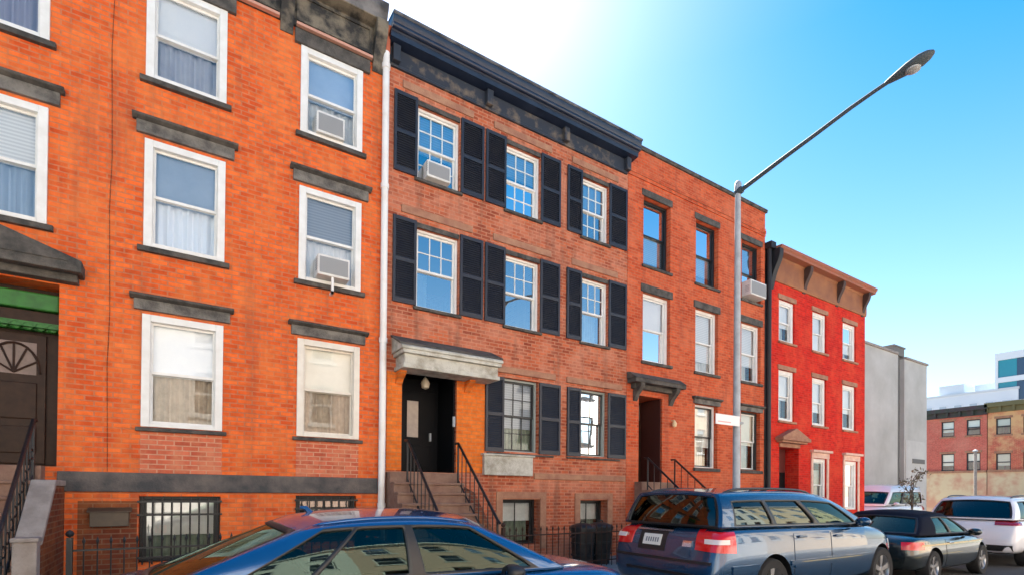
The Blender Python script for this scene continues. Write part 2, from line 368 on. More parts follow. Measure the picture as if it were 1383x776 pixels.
def shutter(H,x0,x1,z0,z1,mat):
    b=MB(); y0,y1=D0-.045,D0-.008; s=.05; zm=z0+(z1-z0)*.5
    b.box(x0,x0+s,y0,y1,z0,z1); b.box(x1-s,x1,y0,y1,z0,z1)
    for a,c in ((z0,z0+.09),(zm-.035,zm+.035),(z1-.07,z1)): b.box(x0+s,x1-s,y0+.002,y1,a,c)
    for a,c in ((z0+.09,zm-.035),(zm+.035,z1-.07)):
        n=int((c-a)/.042)
        for i in range(n):
            zz=a+(c-a)*(i+.5)/n
            b.prism([(y0+.006,zz-.016),(y0+.012,zz-.018),(y1-.004,zz+.014),(y1-.010,zz+.016)],x0+s,x1-s)
    b.box(x0+s,x1-s,y1-.003,y1+.004,z0+.09,z1-.07)
    return b.build('shutter',mat,H)
def bracket(H,x,w,z0,z1,proj,mat,name='bracket',y=D0,par=None):
    h=z1-z0; prof=[(y,z1)]
    for i in range(13):
        t=i/12; d=proj*(1-t)**.9*(1+.22*math.sin(t*2*math.pi))+.04*(1-t)+.02
        prof.append((y-d,z1-h*t))
    prof.append((y,z0))
    b=MB(); b.prism(prof,x-w/2,x+w/2); return b.build(name,mat,par or H,bevel=.006)
def stoop(H,x0,x1,top,run,rise,mat,name='stoop',land=.25):
    n=round(top/rise); rise=top/n; b=MB(); y=D0-land
    b.box(x0,x1,y,D0-.003,0,top)
    for i in range(1,n):
        zt=top-i*rise; b.box(x0,x1,y-i*run,y-(i-1)*run-.001,0,zt-.045)
        b.box(x0-.0,x1,y-i*run-.03,y-(i-1)*run-.001,zt-.045,zt)
    return b.build(name,mat,H,bevel=.01), y-(n-1)*run
def railing(H,x,ya,za,yb_,zb,h,mat,name='railing',n=9,scroll=False):
    b=MB()
    def gp(t): return (x,ya+(yb_-ya)*t,za+(zb-za)*t)
    A,Bv=Vector(gp(0)),Vector(gp(1)); up=Vector((0,0,h))
    b.tube([A+up+Vector((0,.12,0)),A+up,Bv+up,Bv+up+Vector((0,-.08,-.05))],.024,10)
    b.tube([A+Vector((0,0,.12)),Bv+Vector((0,0,.12))],.014,8)
    for i in range(n):
        p=Vector(gp(i/(n-1))); r=.02 if i in (0,n-1) else .010
        b.tube([p,p+up],r,8)
        if scroll and i<n-1:
            q=Vector(gp((i+.5)/(n-1)))+Vector((0,0,h*.55)); b.tube([q+Vector((0,.07*math.cos(k*.628),.07*math.sin(k*.628))) for k in range(11)],.008,6)
    return b.build(name,mat,H,smooth=True)
def ac_unit(x0,x1,z0,z1,label,out=.3,y=D0):
    o=thing('air_conditioner',label,'air conditioner',((x0+x1)/2,y,z0),'window air conditioners')
    b=MB(); b.box(x0,x1,y-out,y+.14,z0,z1); b.build('case',ACM,o,bevel=.015)
    b=MB(); n=int((z1-z0-.08)/.022)
    for i in range(n):
        zz=z0+.045+i*.022; b.box(x0+.035,x1-.035,y-out-.008,y-out+.002,zz,zz+.010)
    b.box(x0+.03,x1-.03,y-out-.003,y-out+.001,z0+.04,z1-.04); b.build('grille',ACG,o)
    b=MB()
    for s_,xe in ((x0,x0),):
        for i in range(5):
            zz=z0+.1+i*.04; b.box(x0-.004,x0+.002,y-out+.05,y-.08,zz,zz+.015)
    b.build('side_vent',ACG,o)
    return o

# ------------------------------------------------------------------ house 1 (orange)
X0,X1=-6.1,3.085
H=thing('brick_house','orange painted brick house with white casings, pedimented doorway and bracketed cornice, leftmost','house',(-1.5,D0,0)); H1=H
cols=[(-2.64,-1.61),(-.545,.495),(1.585,2.63)]; rows=[(7.55,9.02),(5.06,6.64)]
holes=[]
for a,c in cols:
    for e,g in rows: holes.append((a+.01,c-.01,e+.01,g-.01))
for a,c in cols[1:]: holes.append((a+.01,c-.01,2.43,4.06))
holes+=[(-.55,.49,.42,1.40,.3),(1.59,2.6,.62,1.42,.3),(-3.15,-1.47,1.80,4.28,.5)]
front_wall(H,X0,X1,0,9.95,holes,BR1)
k=0
covers={(0,0):dict(cover=(CURTL,0,1,1)),(1,0):dict(blind=(SHADEW,.50),cover=(M('grey_lace_curtain',(.50,.52,.58),.9,col2=(.44,.46,.54),scale=6),0,1,.6)),(2,0):dict(blind=(SKYREFL,.48),cover=(CURTW,0,1,.55)),
        (0,1):dict(blind=(BLIND,.5),cover=(SKYREFL,0,1,.55)),(1,1):dict(blind=(SKYREFL,.5),cover=(SHADEW,0,1,.55)),(2,1):dict(blind=(BLINDG,.5),cover=(SHADEW,0,1,.55))}
for i,(a,c) in enumerate(cols):
    for j,(e,g) in enumerate(rows):
        window(H,a,c,e,g,0,.105,WHITE,proud=.03,rail=.5,glass=GL,**covers[(i,j)])
        sill(H,a-.07,c+.07,e,STONE)
        if j==1: lintel(H,a-.15,c+.17,6.70,6.95,STONE)
        else: lintel(H,a-.1,c+.12,9.02,9.25,STONE,cap=False,p=.06)
for i,(a,c) in enumerate(cols[1:]):
    window(H,a,c,2.42,4.07,0,.105,CREAM if i else WHITE,proud=.03,glass=GLS,blind=((SHADEW,SHADE)[i],.5),cover=(CURT,0,(.98,1)[i],.55))
    sill(H,a-.06,c+.06,2.42,STONE,h=.07)
    lintel(H,a-.15,c+.14,4.12,4.35,STONE)
    b=MB(); b.box(a,c,D0-.006,D0+.02,1.745,2.345); b.build('brick_panel',BR1b,H)
b=MB(); b.box(-1.46,X1-.11,D0-.05,D0+.02,1.46,1.74); b.build('belt_course',BELT,H,bevel=.012)
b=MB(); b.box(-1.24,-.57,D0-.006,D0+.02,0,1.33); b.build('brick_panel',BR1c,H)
window(H,-.55,.49,.42,1.40,.15,.05,BLACKW,blind=(CURTW,.42),cover=(CURTG,0,1,.6),bars=9,single=True)
window(H,1.59,2.6,.62,1.42,.15,.05,BLACKW,cover=(M('dark_curtain',(.05,.045,.04),.9),0,1,1),single=True,glass=GL,bars=8)
b=MB(); b.box(-1.1,-.66,D0-.1,D0-.004,.97,1.19); b.prism([(D0-.13,1.185),(D0-.004,1.24),(D0-.004,1.19),(D0-.13,1.17)],-1.13,-.63); b.build('mailbox',M('bronze_mailbox',(.09,.06,.035),.5,col2=(.06,.04,.025)),H,bevel=.006)
# doorway
yd=D0+.34
b=MB(); b.box(-3.13,-1.49,yd-.03,yd,1.82,4.26); b.build('door_surround',DOORB,H)
b=MB()
for q,(xa,xb) in enumerate(((-2.98,-2.32),(-2.30,-1.64))):
    b.box(xa,xb,yd-.075,yd-.03,1.84,3.62)
door=b.build('door',DOORB,H,bevel=.006)
b=MB()
for xa,xb in ((-2.98,-2.32),(-2.30,-1.64)):
    for za,zb in ((1.98,2.35),(2.45,2.95)):
        b.box(xa+.09,xb-.09,yd-.1,yd-.075,za,zb); 
b.build('door_panel',DOORB,door,bevel=.02)
b=MB()
for xa,xb in ((-2.98,-2.32),(-2.30,-1.64)):
    m_=(xa+xb)/2
    for an in (25,60,90,120,155):
        b.tube([(m_,yd-.085,3.08),(m_+.27*math.cos(R(an)),yd-.085,3.08+.40*math.sin(R(an)))],.014,6)
    b.tube([(m_+.27*math.cos(R(t)),yd-.085,3.08+.40*math.sin(R(t))) for t in range(0,181,15)],.018,6)
b.build('fanlight_bars',DOORB,door)
b=MB()
for xa,xb in ((-2.98,-2.32),(-2.30,-1.64)): b.box(xa+.1,xb-.1,yd-.079,yd-.074,3.06,3.5)
b.build('pane',M('frosted_fanlight',(.13,.085,.07),.4,col2=(.20,.13,.11)),door)
b=MB(); b.box(-2.29,-2.25,yd-.13,yd-.08,2.72,2.92); b.box(-2.285,-2.24,yd-.15,yd-.09,3.0,3.06); b.build('handle',GALV,door,bevel=.01)
b=MB(); b.box(-3.13,-1.49,yd-.2,yd-.05,3.94,4.17); b.box(-3.13,-1.49,yd-.14,yd-.05,3.66,3.76); b.build('green_transom',GREEN,H,bevel=.02)
b=MB()
for i in range(13):
    xx=-3.06+i*.125; b.lathe([(.055,0),(.055,.04),(.03,.055),(.001,.055)],(xx,yd-.20,3.70),'y',14)
b.box(-3.13,-1.49,yd-.19,yd-.13,3.70,3.77); b.build('scalloped_trim',GREEN,H)
b=MB(); b.box(-3.13,-1.49,yd-.12,yd-.04,3.77,3.93); b.build('door_frieze',DOORB,H)
b=MB()
b.box(-3.35,-1.26,D0-.16,D0+.05,4.30,4.40); b.box(-3.42,-1.2,D0-.30,D0+.03,4.40,4.48)
b.prismy([(-3.42,4.48),(-1.2,4.48),(-1.2,4.56),(-2.31,4.94),(-3.42,4.56)],D0-.30,D0+.03)
b.prismy([(-3.30,4.52),(-1.32,4.52),(-2.31,4.84)],D0-.312,D0-.29)
b.build('pediment',STONE,H,bevel=.01)
st,ye=stoop(H,-3.15,-1.585,1.80,.165,.19,STEP)
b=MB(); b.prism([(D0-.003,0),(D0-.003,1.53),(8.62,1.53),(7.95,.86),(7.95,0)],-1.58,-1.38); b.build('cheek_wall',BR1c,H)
b=MB(); b.prism([(D0-.003,1.535),(D0-.003,1.61),(8.60,1.61),(7.90,.93),(7.90,.845),(8.63,1.535)],-1.60,-1.36); b.build('coping',STONEL,H,bevel=.012)
b=MB(); b.box(-1.585,-1.375,7.72,7.89,0,.90); b.box(-1.60,-1.36,7.70,7.90,.90,.95); b.build('newel_post',STONEL,H,bevel=.012)
railing(H,-1.66,9.02,1.55,7.55,.12,.84,IRON,n=11,scroll=True)
railing(H,-3.02,9.02,1.55,7.55,.12,.84,IRON,n=11,scroll=True)
for xx,za,zb,dx in ((-.93,1.75,9.25,.0),):
    b=MB(); b.tube([(xx+dx*math.sin(i*1.3)+.012*math.sin(i*2.1),D0-.008,zb+(za-zb)*i/10) for i in range(11)],.0045,6); b.build('wall_cable',BR1c,H)
# cornice
b=MB(); b.prism([(D0+.02,9.28),(D0-.05,9.28),(D0-.06,9.34),(D0-.06,9.86),(D0-.26,9.90),(D0-.28,9.97),(D0-.34,10.06),(D0-.36,10.15),(D0+.3,10.19),(D0+.3,9.9)],X0,X1-.11)
cor=b.build('cornice',[CORN1],H,bevel=.008)
b=MB(); b.prism([(D0-.26,9.905),(D0-.29,9.97),(D0-.345,10.06),(D0-.37,10.16),(D0-.2,10.17),(D0-.2,9.92)],X0,X1-.10); b.build('cornice_crown',CORN1T,cor,bevel=.006)
for i in range(6):
    xx=2.90-i*1.545; bracket(H,xx,.2,9.12,9.9,.24,CORN1,par=cor)
    xa=xx-1.40
    b=MB(); b.box(xa,xx-.14,D0-.085,D0-.055,9.36,9.40); b.box(xa,xx-.14,D0-.085,D0-.055,9.78,9.82); b.box(xa,xa+.04,D0-.084,D0-.055,9.40,9.78); b.box(xx-.18,xx-.14,D0-.084,D0-.055,9.40,9.78); b.build('frieze_panel',CORN1,cor)
    b=MB(); b.box(xa,xx-.12,D0-.11,D0-.045,9.27,9.315); b.build('moulding',CORN1P,cor)
b=MB(); b.tube([(3.03,D0-.09,-.0),(3.03,D0-.09,9.50)],.062,14)
for zz in (1.2,4.2,7.0,9.2): b.tube([(3.03,D0-.09,zz),(3.03,D0-.09,zz+.09)],.075,14)
dp=b.build('downpipe',PIPEW,H,smooth=True)
b=MB(); b.tube([(3.03,D0-.09,9.50),(3.03,D0-.09,9.80),(3.03,D0-.2,9.93)],.07,14); b.build('pipe_head',PIPER,dp,smooth=True)

# ------------------------------------------------------------------ house 2 (navy shutters)
X0,X1=3.09,9.205
H=thing('brick_house','weathered salmon brick house with dark navy shutters and white stone door hood','house',(6.15,D0,0)); H2=H
cols=[(3.68,4.58),(5.665,6.555),(7.745,8.575)]; holes=[]
RW=[(7.47,8.87),(5.03,6.53)]
for a,c in cols:
    for e,g in RW: holes.append((a,c,e,g))
for a,c in cols[1:]: holes.append((a,c,2.37,3.93))
holes+=[(5.66,6.62,.38,1.36,.35),(7.76,8.6,.40,1.34,.35),(3.43,4.56,1.88,3.86,.86)]
front_wall(H,X0,X1,0,9.9,holes,BR2)
cfg={(0,0):dict(blind=(BLIND,.45)),(1,0):dict(blind=(BLIND,.62)),(2,0):dict(blind=(SHADEP,.6)),(0,1):dict(cover=(CURTW,.1,.3,.45)),(1,1):{},(2,1):dict(cover=(CURTW,.1,.75,.5))}
for i,(a,c) in enumerate(cols):
    for j,(e,g) in enumerate(RW):
        window(H,a,c,e,g,.07,.05,WHITE,mu=(3,2),ml=(3,2) if j==0 else (1,1),glass=GLB,**cfg[(i,j)])
        sill(H,a-.05,c+.05,e,STONE,p=.06,h=.07)
        b=MB(); b.box(a-.30,c+.30,D0-.03,D0+.02,g+.20,g+.34); b.build('lintel',LEDGE,H,bevel=.008)
        b=MB(); b.box(a-.0,c+.0,D0-.012,D0+.02,g,g+.09); b.build('lintel',STONE,H)
for j,(e,g) in enumerate(RW):
    for xa,xb in ((3.215,3.675),(4.60,5.12),(5.17,5.655),(6.565,7.10),(7.30,7.735),(8.585,9.16)): shutter(H,xa,xb,e-.0,g+.10,SHUT)
for xa,xb in ((5.21,5.655),(6.565,7.14),(7.34,7.735),(8.585,9.17)): shutter(H,xa,xb,2.35,3.92,SHUT)
window(H,5.665,6.555,2.37,3.93,.09,.05,GREYW,BLACKW,mu=(3,2),ml=(3,2),blind=(BLINDG,.35),cover=(CURTG,0,1,1),glass=GLS)
window(H,7.745,8.575,2.37,3.93,.09,.05,GREYW,BLACKW,mu=(2,1),ml=(2,1),blind=(PEACHREFL,.45),cover=(CURT,0,.6,.6),glass=GLS)
for a,c in cols[1:]:
    sill(H,a-.4,c+.4,2.34,STONE,p=.05,h=.05); b=MB(); b.box(a-.42,c+.45,D0-.04,D0+.02,4.02,4.15); b.build('lintel',LEDGE,H,bevel=.008)
b=MB(); b.box(5.16,6.36,D0-.10,D0+.02,1.86,2.26); b.box(5.12,6.40,D0-.13,D0+.02,2.26,2.30); b.build('stone_apron',HOODM,H,bevel=.012)
b=MB(); b.box(6.45,X1-.03,D0-.035,D0+.02,1.80,1.93); b.build('belt_course',LEDGE,H,bevel=.01)
for a,c,e,g in ((5.66,6.62,.38,1.36),(7.76,8.6,.40,1.34)):
    window(H,a,c,e,g,.22,.05,BLACKW,cover=(CURTG,0,.9,1),blind=(CURTW,.55),mu=(2,1),single=True)
    b=MB(); b.box(a-.16,a-.005,D0-.02,D0+.02,e-.1,g+.02); b.box(c+.005,c+.16,D0-.02,D0+.02,e-.1,g+.02); b.box(a-.16,c+.16,D0-.022,D0+.02,g+.02,g+.16); b.build('window_surround',LEDGE,H)
# door bay
for xa,xb in ((3.14,3.425),(4.565,5.20)): b=MB(); b.box(xa,xb,D0-.012,D0+.02,1.9,3.72); b.build('brick_pier',BR2o,H)  # light on the piers is put into their brighter orange
yd=D0+.80
b=MB(); b.box(3.432,3.47,D0+.06,D0+.80,1.882,3.858); b.box(4.52,4.558,D0+.06,D0+.80,1.882,3.858); b.box(3.47,4.52,D0+.06,D0+.80,3.82,3.858); b.build('recess_shade_lining',DOORK,H)  # black lining paints the deep shade of the recess onto its reveals
b=MB(); b.box(3.43,4.56,yd,yd+.03,1.88,3.86); b.build('door_surround',DOORK,H)
b=MB(); b.box(3.70,4.45,yd-.05,yd,1.9,3.56); d=b.build('door',DOORK,H,bevel=.008)
b=MB(); b.box(3.82,4.06,yd-.056,yd-.045,2.62,3.36); b.build('pane',M('frosted_door_pane',(.45,.38,.32),.3,col2=(.35,.30,.26)),d)
b=MB(); b.box(4.30,4.34,yd-.1,yd-.045,2.55,2.72); b.build('handle',GALV,d,bevel=.01)
b=MB()
for za,zb in ((2.0,2.45),): b.box(3.82,4.33,yd-.07,yd-.05,za,zb)
b.build('door_panel',DOORK,d,bevel=.015)
b=MB(); b.box(3.48,3.60,yd-.02,yd,2.55,3.5); b.build('sidelight',M('sidelight_pane',(.35,.34,.30),.2),H)
b=MB(); b.lathe([(.001,0),(.07,.03),(.09,.12),(.05,.2),(.02,.24),(.001,.26)],(4.0,D0+.25,3.52),'z',16); b.tube([(4.0,D0+.25,3.76),(4.0,D0+.25,3.855)],.012,8); b.build('porch_lantern',M('lantern_glass',(.5,.42,.3),.3),H,smooth=True)
b=MB(); b.tube([(4.52,D0+.02,2.80),(4.52,D0+.02,3.0)],.03,10); b.build('doorbell_plate',GALV,H)
# hood
b=MB()
yf=D0-.5
b.box(3.27,5.27,yf,D0-.0,3.72,3.80); b.box(3.30,5.24,yf+.03,D0,3.80,3.98); b.box(3.25,5.29,yf-.03,D0,3.98,4.05)
b.prism([(yf-.05,4.05),(D0+.01,4.05),(D0+.01,4.36),(D0-.12,4.34),(yf-.05,4.10)],3.22,5.32)
hood=b.build('door_hood',HOODM,H,bevel=.012)
b=MB(); b.prism([(yf-.0,4.165),(D0+.0,4.40),(D0+.0,4.365),(yf-.0,4.13)],3.20,5.34); b.build('hood_top_shadow',STONE,hood)  # dark sheet painted in for the shadow along the hood's top
for xx in (3.27,4.70): bracket(H,xx+.09,.13,3.50,3.72,.20,BR2o,name='hood_bracket')
st,ye=stoop(H,3.13,4.52,1.86,.2,.19,STEP)
railing(H,3.42,8.95,1.62,7.45,.22,.82,IRON,n=10)
railing(H,4.44,8.95,1.62,7.45,.22,.82,IRON,n=10)
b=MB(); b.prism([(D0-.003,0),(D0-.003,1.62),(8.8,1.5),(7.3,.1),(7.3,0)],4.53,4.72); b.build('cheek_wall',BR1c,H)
# cornice
b=MB(); b.prism([(D0+.02,9.36),(D0-.05,9.36),(D0-.05,9.40),(D0-.035,9.42),(D0-.035,9.71),(D0+.02,9.73)],X0,X1-.05); fr=b.build('frieze',CORN2F,H,bevel=.005)
b=MB(); b.prism([(D0+.02,9.73),(D0-.06,9.73),(D0-.22,9.75),(D0-.235,9.83),(D0-.27,9.86),(D0-.30,9.93),(D0-.345,10.0),(D0-.35,10.07),(D0-.30,10.09),(D0+.3,10.12),(D0+.3,9.73)],X0-.02,X1+.12); b.tube([(X0-.02,D0-.285,9.90),(X1+.12,D0-.285,9.90)],.055,12); cor=b.build('cornice',CORN2,H,smooth=True,angle=35)
b=MB(); b.prism([(D0-.352,10.06),(D0-.372,10.07),(D0-.372,10.11),(D0+.2,10.15),(D0+.2,10.11)],X0-.02,X1+.13); b.build('gutter_edge',CORN1T,cor)
for xx in (3.22,5.2,7.2,9.12): b=MB(); b.box(xx-.07,xx+.07,D0-.14,D0-.03,9.42,9.72); b.build('frieze_block',CORN2F,cor,bevel=.01)

# ------------------------------------------------------------------ house 3 (orange-red, parapet)
X0,X1=9.215,15.03
H=thing('brick_house','orange red brick house with plain brick parapet and black framed top windows','house',(12.2,D0,0)); H3=H
cols=[(9.76,10.77),(11.79,12.77),(13.86,14.83)]; holes=[]
T3=(7.31,9.05); T2=(4.88,6.62); T1=(2.24,3.99)
for a,c in cols: holes+=[(a,c,*T3),(a,c,*T2)]
for a,c in cols[1:]: holes.append((a,c,*T1))
holes+=[(9.64,10.50,1.80,3.98,.8),(11.9,12.7,.4,1.3),(13.95,14.75,.4,1.3)]
front_wall(H,X0,X1,0,10.16,holes,BR3,default=.24)
c3=[dict(blind=(BLIND,.12)),dict(blind=(BLIND,.2)),dict(blind=(BLINDG,.6))]
for i,(a,c) in enumerate(cols):
    window(H,a,c,*T3,.14,.06,BLACKW,glass=GLB,**c3[i]); lintel(H,a-.06,c+.06,T3[1],T3[1]+.17,STONE,cap=False,p=.02); sill(H,a-.05,c+.05,T3[0],STONE,p=.05,h=.08)
    window(H,a,c,*T2,.10,.085,WHITE,glass=GL,blind=(BLIND if i else SHADEW,(.45,.2,.3)[i]),cover=(CURTW,0,(.7,1,.6)[i],.8)); lintel(H,a-.08,c+.08,T2[1],T2[1]+.19,STONE,cap=False,p=.03); sill(H,a-.06,c+.06,T2[0],STONE,p=.06,h=.09)
    if i:
        window(H,a,c,*T1,.12,.06,WHITE if i==1 else BLACKW,BLACKW if i==1 else WHITE,glass=GL,blind=(CURTW if i==1 else SHADE,(.35,.45)[i-1]),cover=(CURTW,0,.7,.5)); lintel(H,a-.12,c+.12,T1[1],T1[1]+.2,STONE); sill(H,a-.06,c+.06,T1[0],STONE,p=.07,h=.1)
window(H,11.9,12.7,.4,1.3,.15,.06,BLACKW,cover=(CURTG,0,1,1),single=True); window(H,13.95,14.75,.4,1.3,.15,.06,BLACKW,cover=(CURTG,0,1,1),single=True)
b=MB(); b.prism([(D0+.3,10.16),(D0-.05,10.16),(D0-.05,10.20),(D0-.07,10.24),(D0+.3,10.28)],X0-.0,X1+.06); b.build('coping',STONE,H,bevel=.008)
b=MB()
for z,p in ((9.42,.03),(9.50,.05),(9.58,.03)): b.box(X0+.0,X1-.01,D0-p,D0+.02,z,z+.078)
b.build('brick_band',BR3,H)
b=MB(); b.box(9.36,10.95,D0-.12,D0+.03,4.12,4.24); b.box(9.24,11.07,D0-.30,D0+.03,4.24,4.34)
b.prism([(D0-.32,4.34),(D0+.02,4.34),(D0+.02,4.52),(D0-.1,4.5)],9.22,11.09); b.build('door_hood',STONE,H,bevel=.01)
for xx in (9.50,10.80): bracket(H,xx,.14,3.82,4.24,.22,STONE,name='hood_bracket')
yd=D0+.74
b=MB(); b.box(9.642,9.67,D0+.05,D0+.74,1.802,3.978); b.box(10.47,10.498,D0+.05,D0+.74,1.802,3.978); b.build('recess_shade_lining',M('dark_maroon_shade',(.06,.012,.008),.6),H)  # dark lining puts this doorway's shade into the reveal colour
b=MB(); b.box(9.64,10.50,yd,yd+.03,1.8,3.98); b.build('door_surround',DOORB,H)
b=MB(); b.box(9.70,10.44,yd-.05,yd,1.82,3.4); d=b.build('door',DOORB,H,bevel=.008)
b=MB(); b.box(9.82,10.32,yd-.07,yd-.05,1.95,2.4); b.box(9.82,10.32,yd-.07,yd-.05,2.55,3.25); b.build('door_panel',DOORB,d,bevel=.015)
b=MB(); b.box(9.74,10.40,yd-.03,yd-.002,3.48,3.9); b.build('transom_pane',M('transom_glass',(.22,.22,.20),.15),H)
b=MB(); b.lathe([(.001,0),(.05,.02),(.065,.1),(.03,.17),(.001,.19)],(10.85,D0-.1,3.25),'z',14); b.box(10.83,10.87,D0-.1,D0-.002,3.42,3.45); b.build('wall_lantern',M('lantern_cream',(.75,.55,.3),.4),H,smooth=True)
st,ye=stoop(H,9.5,10.66,1.8,.25,.19,STEP)
railing(H,10.58,8.95,1.6,7.3,.3,.78,RUST,n=9)
railing(H,9.60,8.95,1.6,7.3,.3,.78,IRON,n=9)

# ------------------------------------------------------------------ red house
X0,X1=15.28,21.45
H=thing('brick_house','bright red painted brick house with ochre bracketed cornice and white windows','house',(18.4,D0,0)); H4=H
holes=[]; cols=[(15.80,16.70),(17.78,18.69),(19.80,20.77)]
for a,c in cols: holes+=[(a,c,6.38,7.71),(a,c,3.87,5.48)]
holes+=[(15.85,16.98,.2,3.02,.6),(17.83,18.72,1.0,2.75),(19.96,20.9,1.0,2.75)]
front_wall(H,X0,X1,0,9.0,holes,BRR)
for i,(a,c) in enumerate(cols):
    window(H,a,c,6.38,7.71,.06,.13,WHITE,blind=(SHADEW,(.4,.05,.2)[i]),cover=(CURTW,0,.6,1),glass=GL); window(H,a,c,3.87,5.48,.06,.13,WHITE,blind=(SHADEW,(.45,.3,.4)[i]),cover=(CURTW,0,.5,1),glass=GL)
    for z in (7.71,5.48): b=MB(); b.box(a-.06,c+.06,D0-.03,D0+.02,z,z+.14); b.build('lintel',LEDGE,H)
    sill(H,a-.05,c+.05,6.38,LEDGE,h=.08); sill(H,a-.05,c+.05,3.87,LEDGE,h=.08)
PEACH=M('peach_stone',(.72,.50,.40),.8,col2=(.62,.36,.28),scale=5)
for a,c in ((17.83,18.72),(19.96,20.9)):
    window(H,a,c,1.0,2.75,.05,.12,WHITE,cover=(CURTW,0,1,.8),glass=GL)
    b=MB(); b.box(a-.12,c+.12,D0-.05,D0+.02,2.76,2.95); b.box(a-.18,c+.18,D0-.14,D0+.02,2.95,3.03); b.build('window_hood',PEACH,H,bevel=.01)
    for xa,xb in ((a-.12,a-.005),(c+.005,c+.12)): b=MB(); b.box(xa,xb,D0-.03,D0+.02,.9,2.76); b.build('window_surround',PEACH,H)
b=MB(); b.box(15.84,16.99,D0-.05,D0+.02,3.03,3.16); b.box(15.62,17.22,D0-.28,D0+.02,3.22,3.32); b.box(15.70,17.14,D0-.2,D0+.02,3.16,3.22); b.prismy([(15.62,3.32),(17.22,3.32),(16.42,3.62)],D0-.26,D0+.02); b.build('door_hood',LEDGE,H,bevel=.01)
b=MB(); b.box(15.85,16.98,D0+.45,D0+.5,.2,3.02); b.build('door_surround',M('dark_red_paint',(.12,.02,.015),.6),H)
b=MB(); b.box(15.95,16.88,D0+.40,D0+.45,.2,2.25); d=b.build('door',DOORK,H,bevel=.01)
b=MB(); b.box(16.05,16.78,D0+.385,D0+.40,.4,1.0); b.box(16.05,16.78,D0+.385,D0+.40,1.2,2.1); b.build('door_panel',DOORK,d,bevel=.015)
b=MB(); b.box(15.97,16.4,D0+.40,D0+.445,2.33,2.9); b.build('transom_pane',M('red_transom_glass',(.30,.27,.22),.2),H)
st,ye=stoop(H,15.7,17.1,.2,.28,.2,STEP)
b=MB(); b.prism([(D0+.02,8.18),(D0-.04,8.18),(D0-.06,8.25),(D0-.06,8.88),(D0-.10,8.95),(D0+.02,8.97)],X0+.05,X1); fr=b.build('frieze',CORNRF,H,bevel=.008)
b=MB(); b.prism([(D0+.02,8.97),(D0-.10,8.95),(D0-.30,8.97),(D0-.31,9.03),(D0-.36,9.08),(D0-.37,9.15),(D0+.3,9.19),(D0+.3,8.97)],X0+.05,X1+.14); cor=b.build('cornice',CORNR,H,bevel=.008)
for xx in (17.22,19.35,21.20): bracket(H,xx,.16,8.14,8.95,.22,BRKR,par=cor)
bracket(H,15.36,.2,7.9,9.05,.28,PIPEK,par=cor)
b=MB(); b.tube([(15.16,D0-.06,0.0),(15.16,D0-.06,9.2)],.075,12); b.box(15.035,15.275,D0+.05,D0+.1,0,9.3); b.box(15.05,15.3,D0-.2,D0+.02,9.05,9.25); b.build('downpipe',PIPEK,H)  # black strip behind the pipe paints the gap between the houses dark

# air conditioners
ac_unit(1.83,2.30,7.60,7.97,'white air conditioner in the top floor window beside the white downpipe',out=.11)
ac_unit(1.85,2.38,5.13,5.48,'white air conditioner on a bracket in the orange house\'s middle right window',out=.24)
b=MB(); b.box(2.08,2.12,D0-.22,D0-.18,4.86,5.13); b.box(2.08,2.12,D0-.22,D0-.07,4.86,4.90); b.build('support_bracket',WHITE,bpy.data.objects['air_conditioner.001'])
ac_unit(3.86,4.36,7.54,7.86,'white air conditioner in the top window between navy shutters',out=.07)
ac_unit(13.92,14.70,7.37,7.80,'bulky white air conditioner below a top black window beside the lamp pole',out=.26)

# ------------------------------------------------------------------ beyond: grey building, far houses, towers
H=thing('stucco_building','blank grey stucco building with a dark vertical joint, beyond the red house','building',(32.5,12.5,0))
gx0,gx1=26.5,36.3
b=MB()
for xa,xb,zt in ((gx0,32.55,9.15),(33.35,gx1,9.05)): b.box(xa,xb,12.5,26,ROAD-.005,zt)
b.build('wall',STUCCO,H)
b=MB(); b.box(32.55,33.35,12.72,25.9,ROAD-.005,9.2); b.build('recessed_joint',STUCCOD,H)
b=MB(); b.box(gx0-.05,32.5,12.42,26,9.15,9.28); b.box(33.4,gx1+.05,12.42,26,9.05,9.17); b.build('coping',STONEL,H,bevel=.02)
b=MB(); b.box(32.3,33.6,12.6,13.8,9.2,9.62); b.box(32.25,33.65,12.55,13.85,9.62,9.70); b.build('chimney',STUCCOD,H)
b=MB(); b.box(34.3,35.9,12.44,12.5,3.35,3.6); b.build('vent_strip',STUCCOD,H)
b=MB(); b.box(33.5,gx1-.2,12.47,12.5,ROAD,4.6); b.build('lower_panel',M('pale_stucco',(.60,.57,.53),.95,col2=(.52,.49,.46),scale=1.2),H)

